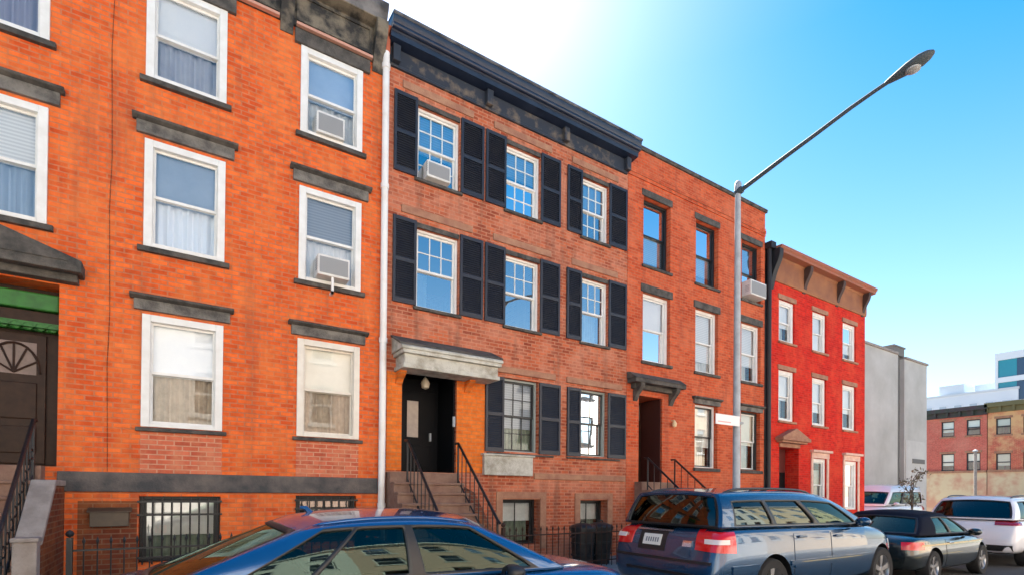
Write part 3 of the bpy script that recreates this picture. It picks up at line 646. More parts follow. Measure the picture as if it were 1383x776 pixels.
FX=55.0
def far_house(y0,y1,zt,label,mat,wys,rows,base,cornice,wm=None,gf=True,name='brick_house'):
    H=thing(name,label,'house',(FX,(y0+y1)/2,0))
    # front faces -x
    def fbox(b,ya,yb,za,zb,d0,d1): b.box(FX-d1,FX-d0,ya,yb,za,zb)
    holes=[(wy-.45,wy+.45,za,zb) for wy in wys for za,zb in rows]
    ys=sorted({y0,y1,*[h[0] for h in holes],*[h[1] for h in holes]}); zs=sorted({3.5,zt,*[h[2] for h in holes],*[h[3] for h in holes]})
    b=MB()
    for i in range(len(ys)-1):
        for j in range(len(zs)-1):
            cy_,cz=(ys[i]+ys[i+1])/2,(zs[j]+zs[j+1])/2
            if not any(h[0]<cy_<h[1] and h[2]<cz<h[3] for h in holes): b.box(FX,FX+.25,ys[i],ys[i+1],zs[j],zs[j+1])
    b.box(FX+.25,FX+10,y0,y0+.3,0,zt); b.box(FX+.25,FX+10,y1-.3,y1,0,zt); b.box(FX+.3,FX+10,y0+.3,y1-.3,zt-.5,zt-.2); b.box(FX+9.7,FX+10,y0+.3,y1-.3,0,zt-.5)
    b.build('wall',mat,H)
    b=MB(); fbox(b,y0,y1,ROAD-.004,3.5,-.24,.06); b.build('ground_floor',base,H)
    b=MB(); fbox(b,y0-.05,y1+.05,3.5,3.68,-.1,.16); b.build('belt_course',LEDGE,H)
    b=MB(); fbox(b,y0-.05,y1+.05,zt-.55,zt-.12,-.1,.16); fbox(b,y0-.12,y1+.12,zt-.12,zt+.22,-.3,.42)
    k=int((y1-y0)/.8)
    for i in range(k+1): yy=y0+(y1-y0)*i/k; fbox(b,yy-.08,yy+.08,zt-.5,zt-.12,.16,.34)
    b.build('cornice',cornice,H)
    for h in holes:
        b=MB(); ya,yb,za,zb=h; m_=(za+zb)/2
        b.box(FX+.10,FX+.17,ya,ya+.08,za,zb); b.box(FX+.10,FX+.17,yb-.08,yb,za,zb); b.box(FX+.10,FX+.17,ya+.08,yb-.08,zb-.08,zb); b.box(FX+.10,FX+.17,ya+.08,yb-.08,za,za+.08); b.box(FX+.11,FX+.16,ya+.08,yb-.08,m_-.04,m_+.04)
        w=b.build('window',wm or DKF,H)
        b=MB(); b.quad((FX+.14,ya+.05,za+.05),(FX+.14,yb-.05,za+.05),(FX+.14,yb-.05,zb-.05),(FX+.14,ya+.05,zb-.05)); b.build('pane',GL,w)
        b=MB(); b.box(FX-.05,FX+.02,ya-.1,yb+.1,za-.14,za-.0); b.build('sill',LEDGE,w); b=MB(); b.box(FX-.04,FX+.02,ya-.1,yb+.1,zb,zb+.18); b.build('lintel',LEDGE,w)
        if random.random()<.5:
            b=MB(); b.box(FX+.2,FX+.215,ya,yb,za+(zb-za)*random.choice((.3,.5,.55)),zb); b.build('blind',SHADE,w)
    return H
CREAMW=M('cream_render',(.60,.47,.30),.85,col2=(.52,.27,.18),scale=.8,lo=.42,hi=.6)
DKC=M('dark_green_cornice',(.03,.045,.03),.7,col2=(.06,.03,.04),scale=2)
TANB=brick('patched_far_brick',(.60,.12,.07),(.46,.08,.05),(.50,.26,.18),blotch=(.66,.40,.20),bamt=.95,bsc=.45,lo=.42,hi=.56)
DKF=M('dark_far_frame',(.035,.035,.038),.6)
far_house(14.9,19.1,8.75,'far red brick house with dark cornice and cream ground floor, right of the grey building',BRF,(17.45,15.75),((6.6,7.9),(3.7,5.15)),CREAMW,DKC)
far_house(9.2,14.85,8.85,'far red brick house with tan patches and an olive cornice, below the glazed tower',TANB,(13.9,12.3,10.6),((6.5,7.8),(3.6,5.0)),CREAMW,M('olive_cornice',(.14,.12,.05),.7))
far_house(4.0,9.15,9.4,'far deep red brick house at the right end of the cross street',BRF,(8.1,6.6,5.1),((6.5,7.8),(3.7,5.1)),BRR,DKC)
PALE=M('pale_blue_facade',(.60,.66,.72),.7,col2=(.54,.60,.68),scale=.3)
H=thing('apartment_block','pale bluish flat roofed block showing above the far red brick house','building',(95,30,0))
b=MB(); b.box(95,112,22.5,33.5,ROAD-.004,16.2); b.build('wall',PALE,H)
b=MB(); b.box(94.9,112,22.4,33.6,16.2,16.5); b.box(96,101,28.6,31.5,16.5,18.0); b.box(97,101,24.6,27.6,16.5,17.7); b.box(96,99,22.8,24.2,16.5,17.2); b.build('roof',M('pale_roof',(.50,.55,.60),.7),H)
for fl in range(4):
    for i in range(6):
        ya=23.2+i*1.75; b=MB(); b.box(94.93,95.02,ya,ya+1.0,4.2+fl*3.1,5.6+fl*3.1); w=b.build('window',M('pale_frame',(.62,.66,.70),.5) if (fl,i)==(0,0) else bpy.data.materials['pale_frame'],H)
        b=MB(); b.quad((94.92,ya+.08,4.3+fl*3.1),(94.92,ya+.92,4.3+fl*3.1),(94.92,ya+.92,5.5+fl*3.1),(94.92,ya+.08,5.5+fl*3.1)); b.build('pane',bpy.data.materials.get('hazy_pane') or M('hazy_pane',(.35,.42,.5),.2),w)
H=thing('glass_tower','modern white and teal glazed tower behind the far houses, rightmost on the skyline','building',(95,20,0))
TW=M('white_cladding',(.62,.68,.74),.5); TG=M('teal_glass',(.01,.22,.30),.08,spec=.8); TD=M('navy_glass',(.02,.05,.11),.08,spec=.8)
b=MB()
for z0,z1 in ((ROAD-.003,.8),(3.6,4.3),(7.1,7.8),(10.6,11.3),(14.1,14.7),(17.3,18.0),(20.4,21.4)): b.box(95,109,10,24.9,z0,z1)
for yy in (10.0,12.9,16.0,19.0,24.6): b.box(95.05,95.4,yy,yy+.3,.8,20.4)
b.build('floor_slabs',TW,H)
for z0,z1 in ((.8,3.6),(4.3,7.1),(7.8,10.6),(11.3,14.1),(14.7,17.3),(18.0,20.4)):
    b=MB(); b.box(95.2,108.8,22.7,24.6,z0,z1); b.build('glazing',TG,H)
    b=MB(); b.box(95.2,108.8,10.2,22.69,z0,z1); b.build('glazing',TD,H)
b=MB(); b.box(97,103,17,21.9,21.4,23.0); b.build('plant_room',TW,H)

# ------------------------------------------------------------------ the sunlit row across the street (mirrored in glass and car paint)
def opposite(x0,x1,zt,label,mat,fm,n):
    H=thing('row_house',label,'house',((x0+x1)/2,-6.2,0)); Y=-6.2; holes=[]
    w=(x1-x0)/n
    for i in range(n):
        c=x0+w*(i+.5)
        for e in (1.7,4.6,7.5): holes.append((c-.5,c+.5,e,e+1.75))
    xs=sorted({x0,x1,*[h[0] for h in holes],*[h[1] for h in holes]}); zs=sorted({0,zt,*[h[2] for h in holes],*[h[3] for h in holes]})
    b=MB()
    for i in range(len(xs)-1):
        for j in range(len(zs)-1):
            cx,cz=(xs[i]+xs[i+1])/2,(zs[j]+zs[j+1])/2
            if not any(h[0]<cx<h[1] and h[2]<cz<h[3] for h in holes): b.box(xs[i],xs[i+1],Y-.25,Y,zs[j],zs[j+1])
    b.box(x0+.01,x0+.2,Y-9,Y-.25,0,zt); b.box(x1-.2,x1-.01,Y-9,Y-.25,0,zt); b.box(x0+.2,x1-.2,Y-9,Y-8.8,0,zt-.4)
    b.build('wall',mat,H)
    b=MB(); b.box(x0+.2,x1-.2,Y-8.8,Y-.25,zt-.4,zt-.2); b.build('roof',ROOFM,H)
    b=MB(); b.prism([(Y-.02,zt-.5),(Y+.06,zt-.5),(Y+.08,zt-.2),(Y+.4,zt-.12),(Y+.42,zt+.1),(Y-.02,zt+.12)],x0+.02,x1-.02); b.build('cornice',fm,H)
    for (a,c,e,g) in holes:
        b=MB(); b.box(a,a+.08,Y-.16,Y-.08,e,g); b.box(c-.08,c,Y-.16,Y-.08,e,g); b.box(a+.08,c-.08,Y-.16,Y-.08,g-.08,g); b.box(a+.08,c-.08,Y-.16,Y-.08,e,e+.08); b.box(a+.08,c-.08,Y-.15,Y-.09,(e+g)/2-.03,(e+g)/2+.03); w_=b.build('window',fm,H)
        b=MB(); b.quad((a+.05,Y-.12,e+.05),(c-.05,Y-.12,e+.05),(c-.05,Y-.12,g-.05),(a+.05,Y-.12,g-.05)); b.build('pane',GL,w_)
        b=MB(); b.box(a-.1,c+.1,Y-.05,Y+.08,e-.14,e); b.build('sill',fm,w_)
    return H
OPW=brick('white_painted_brick',(.82,.79,.73),(.79,.76,.70),(.68,.65,.6),bump=.3); OPC=brick('cream_painted_brick',(.74,.60,.44),(.70,.56,.40),(.58,.48,.36),bump=.3); OPT=brick('pale_pink_brick',(.70,.50,.40),(.64,.44,.34),(.56,.44,.36),bump=.3)
for (x0,x1,zt,lb,mt,fm,n) in ((-14,-5,10.2,'cream painted row house across the street, mirrored in the blue sedan',OPC,WHITE,4),(-5,4.2,10.5,'white painted row house straight across from the orange house',OPW,WHITE,4),(4.2,13.4,10.2,'pale pink brick row house across from the shuttered house',OPT,WHITE,4),(13.4,22.6,10.5,'white brick row house across from the red house',OPW,BLACKW,4),(22.6,36,10.3,'long cream row house across from the grey stucco building',OPC,WHITE,6)):
    opposite(x0,x1,zt,lb,mt,fm,n)

# ------------------------------------------------------------------ trees
def tree(name,label,base,h,cr,trunk_r,leafmats,n,leaf=.1,crown_z=.62,stems=1,squash=1.2,lean=(0,0)):
    o=thing(name,label,'tree',base); rnd=random.Random(sum(map(ord,label)))
    bx,by,bz=base; b=MB(); tips=[]
    for s in range(stems):
        p=Vector((bx+.09*s,by,bz)); pts=[p]; ht=h*crown_z*rnd.uniform(.85,1)
        for i in range(1,6): pts.append(p+Vector((lean[0]*i/5+rnd.uniform(-.04,.04),lean[1]*i/5+rnd.uniform(-.04,.04),ht*i/5)))
        b.tube(pts,[trunk_r*(1.25-.13*i) for i in range(6)],9)
        for k in range(9):
            st=pts[rnd.randint(3,5)]; an=rnd.uniform(0,6.28); L=cr*rnd.uniform(.55,1.05)
            e=st+Vector((math.cos(an)*L*.8,math.sin(an)*L*.8,L*rnd.uniform(.5,1.5)*squash*.8)); md=(st+e)/2+Vector((0,0,-.06*L))
            b.tube([st,md,e],[trunk_r*.42,trunk_r*.28,trunk_r*.1],6); tips+= [md,e]
            for q in range(3):
                e2=e+Vector((rnd.uniform(-1,1),rnd.uniform(-1,1),rnd.uniform(-.2,1)))*L*.45
                b.tube([md.lerp(e,rnd.uniform(.3,1)),e2],[trunk_r*.16,trunk_r*.05],5); tips.append(e2)
    b.build('trunk',M('tree_bark',(.09,.065,.045),.95,col2=(.14,.11,.08),scale=14) if 'tree_bark' not in bpy.data.materials else bpy.data.materials['tree_bark'],o,smooth=True,angle=60)
    b=MB()
    for i in range(n):
        c=rnd.choice(tips)+Vector((rnd.gauss(0,1),rnd.gauss(0,1),rnd.gauss(0,1)))*cr*.17
        u=Vector((rnd.gauss(0,1),rnd.gauss(0,1),rnd.gauss(0,1))).normalized(); w=u.orthogonal().normalized(); s=leaf*rnd.uniform(.6,1.3)
        b.quad(c-u*s,c+w*s*.55,c+u*s,c-w*s*.55,rnd.randrange(len(leafmats)))
    b.build('crown',leafmats,o,fix=False)
    return o
LO=[M('olive_leaf_%s'%n,c,.8) for n,c in (('light',(.24,.20,.11)),('mid',(.16,.13,.07)))]
tree('street_tree','slim twin stemmed tree with sparse olive leaves in front of the grey building',(19.6,7.15,0),2.8,.36,.024,LO,220,.05,stems=2,crown_z=.75)

# ------------------------------------------------------------------ street lamp, sign, pole, bins, fences
LX,LY=9.40,6.40
o=thing('street_lamp','tall grey street lamp with a long arm reaching over the parked cars','street lamp',(LX,LY,0))
b=MB(); b.lathe([(.17,0),(.17,.06),(.15,.1),(.14,.75),(.11,.8),(.074,.85),(.068,3.5),(.054,7.62),(.068,7.62),(.068,7.78),(.03,7.83),(.001,7.84)],(LX,LY,0),'z',20); b.build('pole',GALV,o,smooth=True)
b=MB(); pts=[(6.40,7.66),(5.59,7.685),(4.91,7.91),(4.30,8.06),(3.79,8.13),(3.55,8.135)]
pts=[(LX,y,z) for y,z in ((6.40,7.60),(5.9,7.70),(5.4,7.80),(4.91,7.89),(4.30,8.01),(3.95,8.06),(3.72,8.085))]
b.tube(pts,[.045,.043,.04,.037,.034,.032,.032],10)
b.tube([(LX,6.44,7.60),(LX,6.31,7.62)],.07,12)
b.build('arm',LAMPG,o,smooth=True,angle=60)
b=MB(); prof=[(0,.03),(.05,.05),(.15,.075),(.32,.115),(.48,.12),(.58,.09),(.64,.04),(.655,.004)]
ring=[]
base=len(b.v); n=18
for (t,r) in prof:
    for k in range(n):
        a=2*math.pi*k/n; z=math.sin(a)*r*(.62 if math.sin(a)<0 else .7)
        b.v.append((LX+math.cos(a)*r,3.80-t,8.08+.10*t+z))
for i in range(len(prof)-1):
    for k in range(n):
        a=base+i*n+k; c=base+i*n+(k+1)%n; b.f.append((a,c,c+n,a+n)); b.m.append(0)
b.f.append(tuple(base+k for k in range(n))); b.m.append(0); b.f.append(tuple(base+(len(prof)-1)*n+k for k in range(n))); b.m.append(0)
hd=b.build('lamp_head',LAMPG,o,smooth=True,angle=60)
b=MB(); b.lathe([(.001,-.045),(.06,-.04),(.095,-.02),(.1,0)],(LX,3.42,8.055),'z',20); b.build('lens',LENS,hd,smooth=True)
o=thing('street_sign','blank white rectangular sign fixed to the street lamp pole','sign',(LX-.38,LY-.10,2.85))
b=MB(); b.box(LX-.80,LX-.055,LY-.105,LY-.09,2.86,3.06); b.build('sign_plate',SIGNW,o,bevel=.004)
b=MB(); b.box(LX-.74,LX-.34,LY-.109,LY-.104,2.905,2.925); b.build('faded_print',SIGNR,o)
b=MB(); b.box(LX-.10,LX+.09,LY-.095,LY+.09,2.92,2.96); b.build('clamp',GALV,o)
o=thing('signal_pole','slim pale pole standing before the far red brick house','pole',(50,14.2,ROAD))
b=MB(); b.tube([(50,14.2,ROAD),(50,14.2,4.9)],.095,12); b.build('pole',STONEL,o,smooth=True)
b=MB(); b.box(49.75,50.25,13.95,14.45,ROAD,ROAD+.25); b.lathe([(.14,4.88),(.16,4.9),(.16,4.98),(.001,5.06)],(50,14.2,0),'z',12); b.build('fitting',GALV,o)

BIN=M('black_bin_plastic',(.010,.011,.012),.45,col2=(.02,.02,.021),scale=8); 
def bin_(x,y,label):
    o=thing('trash_bin',label,'trash bin',(x,y,0),'bins outside the shuttered house')
    b=MB(); n=24; prof=[(.20,.0),(.235,.35),(.255,.72),(.275,.72),(.275,.76),(.25,.76)]
    b.lathe([(.001,0)]+prof,(x,y,0),'z',n)
    for z in (.2,.45): b.lathe([(.228+z*.03,z),(.243+z*.03,z+.01),(.243+z*.03,z+.03),(.228+z*.03,z+.04)],(x,y,0),'z',n)
    b.build('bin_body',BIN,o,smooth=True,angle=35)
    b=MB(); b.lathe([(.285,.755),(.285,.79),(.25,.83),(.12,.875),(.001,.885)],(x,y,0),'z',n); b.tube([(x-.07,y,.87),(x-.05,y,.92),(x+.05,y,.92),(x+.07,y,.87)],.014,8); b.build('lid',BIN,o,smooth=True,angle=35)
    for sx in (-1,1):
        b=MB(); b.tube([(x+sx*.25,y-.06,.62),(x+sx*.30,y-.05,.60),(x+sx*.30,y+.05,.60),(x+sx*.25,y+.06,.62)],.012,8); b.build('handle',BIN,o)
bin_(7.05,8.35,'black lidded trash bin below the basement windows, nearer the stoop')
bin_(7.62,8.45,'black lidded trash bin below the basement windows, nearer the parked SUV')
def fence(x0,x1,y,h,label,mat,pitch=.13,gap=None):
    o=thing('iron_fence',label,'fence',((x0+x1)/2,y,0))
    b=MB()
    for z in (.12,h-.12): b.box(x0,x1,y-.015,y+.015,z-.012,z+.012)
    b.build('rail',mat,o)
    n=int((x1-x0)/pitch); b=MB()
    for i in range(n+1):
        xx=x0+(x1-x0)*i/n; b.tube([(xx,y,.0),(xx,y,h-.04)],.009,6); b.tube([(xx,y,h-.05),(xx,y,h-.01),(xx,y,h+.05)],[.009,.02,.001],6)
    b.build('pickets',mat,o)
    for xx in (x0,x1):
        b=MB(); b.box(xx-.03,xx+.03,y-.03,y+.03,0,h+.04); b.lathe([(.001,0),(.035,.02),(.045,.05),(.03,.08),(.001,.095)],(xx,y,h+.04),'z',12); b.build('post',mat,o)
fence(-1.17,2.72,8.25,.86,'low black iron fence in front of the orange house basement',IRON)
fence(4.95,8.9,8.1,.82,'low rusty iron fence in front of the shuttered house basement',RUST,.14)

# ------------------------------------------------------------------ cars
TYRE=M('tyre_rubber',(.012,.012,.013),.85); RIM=M('alloy_rim',(.45,.45,.46),.3,metal=.8,col2=(.35,.35,.36),scale=10)
TRIMK=M('black_car_trim',(.012,.012,.013),.45); CABIN=M('dark_cabin',(.016,.016,.018),.8); SEATM=M('seat_fabric',(.05,.048,.046),.85,col2=(.035,.034,.033),scale=8)
CHROME=M('chrome_trim',(.6,.6,.6),.18,metal=1); PLATEM=M('plate_face',(.68,.67,.62),.45)
LRED=M('red_lamp_glass',(.55,.008,.012),.12,coat=.6); LREDD=M('dark_red_lamp_glass',(.28,.006,.02),.12,coat=.6); LWHT=M('white_lamp_glass',(.70,.62,.60),.12,coat=.6); LHEAD=M('headlamp_glass',(.55,.57,.58),.08,coat=.8)
PMARK=M('plate_ink',(.16,.17,.2),.5)
MIRROR=M('mirror_glass',(.6,.62,.64),.05,metal=1)
def paint(name,c,c2,rough=.28,metal=.55):
    return M(name,c,rough,metal=metal,col2=c2,scale=1.2,coat=1.0)
def evaluate(o,apply=True):
    dg=bpy.context.evaluated_depsgraph_get(); dg.update(); ev=o.evaluated_get(dg); me=bpy.data.meshes.new_from_object(ev)
    o.modifiers.clear(); old=o.data; o.data=me; bpy.data.meshes.remove(old)
def make_car(name,label,cat,loc,P,rotz=0):
    o=thing(name,label,cat,loc,rotz=rotz); o['org']=(0,0,0); pm=P['paint']; L=P['L']; hw=P['w']/2
    # ---- lower body
    b=MB(); k=None
    for (x,w,zb,zt,cr) in P['st']:
        hgt=zt-zb
        half=[(0,zb),(.75*w,zb),(w*.94,zb+.05),(w*.985,zb+.17),(w,zb+hgt*.48),(w*.992,zb+hgt*.60),(w*.975,zt-.10),(w*.93,zt-.025),(w*.78,zt+cr*.35),(w*.4,zt+cr*.85),(0,zt+cr)]
        ring=[(x,-y,z) for y,z in half]+[(x,y,z) for y,z in half[-2:0:-1]]
        k=len(ring); b.v+=ring
    ns=len(P['st'])
    for i in range(ns-1):
        for j in range(k):
            a=i*k+j; c=i*k+(j+1)%k; b.f.append((a,c,c+k,a+k)); b.m.append(0)
    b.f.append(tuple(range(k))); b.m.append(0); b.f.append(tuple((ns-1)*k+j for j in range(k))); b.m.append(0)
    body=b.build('body',[pm,TRIMK],o)
    ss=body.modifiers.new('s','SUBSURF'); ss.levels=2; ss.render_levels=2
    cut=MB()
    for wx in P['wheels']: cut.lathe([(0,-hw-.3),(P['wr']+.055,-hw-.3),(P['wr']+.055,hw+.3),(0,hw+.3)],(wx+.0013,.0017,P['wr']+.0113),'y',37)
    co=cut.build('cutter',[TRIMK],o)
    bo=body.modifiers.new('b','BOOLEAN'); bo.object=co; bo.solver='EXACT'; bo.operation='DIFFERENCE'
    try: bo.material_mode='TRANSFER'
    except Exception: pass
    for slv in ('EXACT','FAST'):
        bo.solver=slv; dg=bpy.context.evaluated_depsgraph_get(); dg.update(); me_=bpy.data.meshes.new_from_object(body.evaluated_get(dg))
        if max(abs(v.co.y) for v in me_.vertices)<hw+.05: break
    body.modifiers.clear(); body.data=me_; bpy.data.objects.remove(co)
    me=body.data; me.polygons.foreach_set('use_smooth',[True]*len(me.polygons)); me.set_sharp_from_angle(angle=R(38))
    bm=bmesh.new(); bm.from_mesh(me); bvh=BVHTree.FromBMesh(bm); bm.free()
    for p in me.polygons:   # dark sill strip
        if p.center.z<P.get('sillz',.27): p.material_index=len(me.materials)-1
    # ---- greenhouse
    G=P['gh']
    xb0,xb1,xt0,xt1=G['xb0'],G['xb1'],G['xt0'],G['xt1']; yb,yt=G['yb'],G['yt']; zb0,zb1=G['zb']; zr=G['zr']; sg0,sg1=G['sag']
    bow0,bow1=G.get('bow',(.07,.16))
    def Bp(u): return Vector((xb0+(xb1-xb0)*u, yb-(.05*(2*u-1)**4), zb0+(zb1-zb0)*u))
    def Tp(u):
        s=2*u-1; sag=(sg0 if s<0 else sg1)*abs(s)**2.4
        return Vector((xt0+(xt1-xt0)*u, yt-.04*s**4, zr-sag))
    def side(u,t,sg,ins=0):
        p=Bp(u).lerp(Tp(u),t); p.y+=.035*4*t*(1-t)-ins; p.y*=sg; return p
    def end(v,t,front,ins=0):
        u=1 if front else 0; B_,T_=Bp(u),Tp(u); sgn=1 if front else -1
        p=Vector((B_.x+(T_.x-B_.x)*t,(B_.y+(T_.y-B_.y)*t)*v,(B_.z+(T_.z-B_.z)*t)))
        p.y+=.035*4*t*(1-t)*v; p.x+=sgn*((bow1 if front else bow0)*(1-.45*t)*(1-v*v)+.03*4*t*(1-t)*(1-v**4)-ins); p.z+=G['crown']*t*(1-v*v); return p
    def roof(u,v):
        T_=Tp(u); p=Vector((T_.x,T_.y*v,T_.z+G['crown']*(1-v*v)+.012*(1-abs(2*u-1)**3)))
        p.x+=(1-v*v)*.55*(bow1*u**3-bow0*(1-u)**3); return p
    wins=G['wins']; us=sorted({0,1,*[i/36 for i in range(37)],*[q for w in wins for q in w[:2]]}); t0,t1=G.get('t',(.09,.87))
    ts=sorted({0,t0-.05,t0,t1,t1+.04,1,*G.get('tr',()),*[t0+(t1-t0)*i/7 for i in range(1,7)]})
    fr=MB()
    def add(fn,us_,ts_,isglass,istrim):
        base=len(fr.v); w=len(ts_)
        for u in us_:
            for t in ts_: fr.v.append(tuple(fn(u,t)))
        for i in range(len(us_)-1):
            for j in range(w-1):
                u,t=(us_[i]+us_[i+1])/2,(ts_[j]+ts_[j+1])/2
                if isglass(u,t): continue
                a=base+i*w+j; fr.f.append((a,a+w,a+w+1,a+1)); fr.m.append(1 if istrim(u,t) else 0)
    def sg_(u,t): return t0<t<t1 and any(w[0]<u<w[1] for w in wins)
    ulo,uhi=min(w[0] for w in wins),max(w[1] for w in wins)
    def st_(u,t): return (ulo-.012<u<uhi+.012) and t0-.06<t<t1+.045
    for sg in (-1,1): add(lambda u,t:side(u,t,sg),us,ts,sg_,st_)
    vs_=[-1,-.95,-.9]+[-.9+1.8*i/16 for i in range(1,16)]+[.9,.95,1]
    r0_,r1_=G.get('tr',(t0,t1))
    def eg(v,t): return abs(v)<.9 and (t0 if fnt else r0_)<t<(t1 if fnt else r1_)
    def et(v,t): return abs(v)<.95 and (t0 if fnt else r0_)-.06<t<(t1 if fnt else r1_)+.045
    for fnt in (0,1): add(lambda v,t:end(v,t,fnt),vs_,ts,eg,et)
    fr.grid(roof,0,0,0,us=[i/24 for i in range(25)],vs=vs_)
    cab=fr.build('roof_and_pillars',[P.get('roofmat',pm),TRIMK],o,smooth=True,angle=50)
    so_=cab.modifiers.new('th','SOLIDIFY'); so_.thickness=.03; so_.offset=0
    gm=P.get('glass',GLC)
    for sg in (-1,1):
        for w in wins:
            g=MB(); g.grid(lambda u,t:side(u,t,sg,.004),0,0,0,us=[w[0]-.006+(w[1]-w[0]+.012)*i/10 for i in range(11)],vs=[t0-.01+(t1-t0+.02)*i/7 for i in range(8)])
            g.build('side_window',w[2] if len(w)>2 else gm,o,smooth=True,angle=80)
    for fnt,nm in ((1,'windshield'),(0,'rear_window')):
        g=MB(); g.grid(lambda v,t:end(v,t,fnt,.004),0,0,0,us=[-.91+1.82*i/16 for i in range(17)],vs=[(t0 if fnt else r0_)-.01+((t1-t0) if fnt else (r1_-r0_))*1.03*i/7 for i in range(8)]); g.build(nm,P.get('rglass',gm) if not fnt else gm,o,smooth=True,angle=80)
    # ---- cabin floor, seats, dashboard, wheel
    zc=max(zb0,zb1)+.015
    b=MB(); b.box(xb0+.05,xb1-.12,-yb+.1,yb-.1,zc-.05,zc+.01); b.build('cabin_tray',CABIN,o)
    for xs in P['seats']:
        for ys in (-.36,.36):
            b=MB(); top=min(zr-.26,zc+.26)
            b.prismy([(xs,zc),(xs-.13,top),(xs-.03,top+.02),(xs+.12,zc)],ys-.24,ys+.24)
            b.box(xs-.13,xs-.03,ys-.12,ys+.12,top+.05,top+.20); b.box(xs-.09,xs-.07,ys-.05,ys+.05,top,top+.06)
            b.build('seat',SEATM,o,bevel=.03)
    b=MB(); b.tube([(xb1-.62+.05*math.sin(a),.36+.18*math.cos(a),zc+.04+.17*math.sin(a)) for a in [i*2*math.pi/20 for i in range(21)]],.016,8); b.build('steering_wheel',CABIN,o,smooth=True)
    # ---- patches that hug the body
    def hit(org,d):
        r=bvh.ray_cast(Vector(org),Vector(d).normalized()); return r[0],r[1]
    def patch(nm,gridpts,mat,offs=.004,parent=None,nu=8,nv=6,smooth=True):
        """gridpts(u,v)->(origin,direction); shell lifted off the body with edges folded back"""
        pts=[[None]*(nv+1) for _ in range(nu+1)]
        for i in range(nu+1):
            for j in range(nv+1):
                og,d=gridpts(i/nu,j/nv); h,nn=hit(og,d)
                if h is None: continue
                d_=Vector(d).normalized(); pts[i][j]=(h-d_*offs,h+d_*.012)
        g=MB(); idx={}
        for i in range(nu+1):
            for j in range(nv+1):
                if pts[i][j]: idx[i,j]=len(g.v); g.v.append(tuple(pts[i][j][0]))
        edge={}
        for i in range(nu):
            for j in range(nv):
                q=[(i,j),(i+1,j),(i+1,j+1),(i,j+1)]
                if all(c in idx for c in q):
                    g.f.append(tuple(idx[c] for c in q)); g.m.append(0)
                    for a,c in zip(q,q[1:]+q[:1]): edge[a,c]=1
        low={}
        for (a,c) in list(edge):
            if (c,a) in edge: continue
            for e in (a,c):
                if e not in low: low[e]=len(g.v); g.v.append(tuple(pts[e[0]][e[1]][1]))
            g.f.append((idx[c],idx[a],low[a],low[c])); g.m.append(0)
        if not g.f: return None
        return g.build(nm,mat,parent or o,smooth=smooth,angle=50)
    def sidepatch(nm,x0,x1,z0,z1,sg,mat,offs=.004,parent=None,slx=0,nu=10,nv=8):
        return patch(nm,lambda u,v:((x0+(x1-x0)*u+slx*(v-.5),sg*3,z0+(z1-z0)*v),(0,-sg,0)),mat,offs,parent,nu,nv)
    def endpatch(nm,y0,y1,z0,z1,front,mat,offs=.006,parent=None,nu=8,nv=6):
        s=1 if front else -1; return patch(nm,lambda u,v:(((L+2) if front else -2,y0+(y1-y0)*u,z0+(z1-z0)*v),(-s,0,0)),mat,offs,parent,nu,nv)
    def cornerpatch(nm,cx,cy_,a0,a1,z0,z1,mat,offs=.012,parent=None,nu=10,nv=6,taper=0):
        def fn(u,v):
            a=R(a0+(a1-a0)*u); d=Vector((math.cos(a),math.sin(a),0)); zz=z0+(z1-z0)*v+taper*(u-.5)*(v-.5); return (Vector((cx,cy_,zz))+d*3,-d)
        return patch(nm,fn,mat,offs,parent,nu,nv)
    for sg in (-1,1):
        for (xa,xb,za,zb_) in P['doors']:
            sidepatch('door_gap',xa-.010,xb+.010,za-.008,zb_,sg,TRIMK,.0015)
            d=sidepatch('door',xa,xb,za,zb_,sg,pm,.005,nu=12,nv=10)
            if d:
                hx=xa+.10; hz=zb_-.12; h,nn=hit((hx,sg*3,hz),(0,-sg,0))
                if h: 
                    b=MB(); b.box(hx-.0,hx+.2,h.y-.012,h.y+sg*.035,hz-.018,hz+.018); b.build('handle',P.get('handlemat',pm),d,bevel=.012)
        if 'mould' in P:
            xa,xb,za,zb_=P['mould']; sidepatch('side_moulding',xa,xb,za,zb_,sg,P.get('mouldmat',pm),.018,nu=48,nv=3)
    for args in P.get('rearlamps',[]):
        for sg in (-1,1):
            nm,cx,cyo,a0,a1,z0,z1,mt=args[:8]
            lamp=cornerpatch(nm,cx,sg*(hw-cyo),180-sg*a0,180-sg*a1,z0,z1,mt,args[8] if len(args)>8 else .012,taper=args[9] if len(args)>9 else 0)
    for args in P.get('headlamps',[]):
        for sg in (-1,1):
            cx,cyo,a0,a1,z0,z1=args; cornerpatch('headlight',L-cx,sg*(hw-cyo),-sg*a0*-1,sg*a1,z0,z1,LHEAD,.008)
    if 'plate' in P:
        y0,y1,z0,z1=P['plate']; pl=endpatch('license_plate',y0,y1,z0,z1,False,PLATEM,.016)
        if pl:
            for q in range(6):
                ya=y0+(y1-y0)*(.12+.13*q); za=z0+(z1-z0)*.28
                endpatch('plate_mark',ya,ya+(y1-y0)*.075,za,za+(z1-z0)*.42,False,PMARK,.018,parent=pl,nu=1,nv=1)
        if 'plateframe' in P and pl: 
            endpatch('plate_recess',y0-.09,y1+.09,z0-.07,z1+.05,False,TRIMK,.004)
            endpatch('garnish',y0-.16,y1+.16,z1+.05,z1+.10,False,CHROME,.022)
    for (nm,y0,y1,z0,z1,mt,of) in P.get('rearbits',[]): endpatch(nm,y0,y1,z0,z1,False,mt,of)
    for (nm,y0,y1,z0,z1,mt,of) in P.get('frontbits',[]): endpatch(nm,y0,y1,z0,z1,True,mt,of)
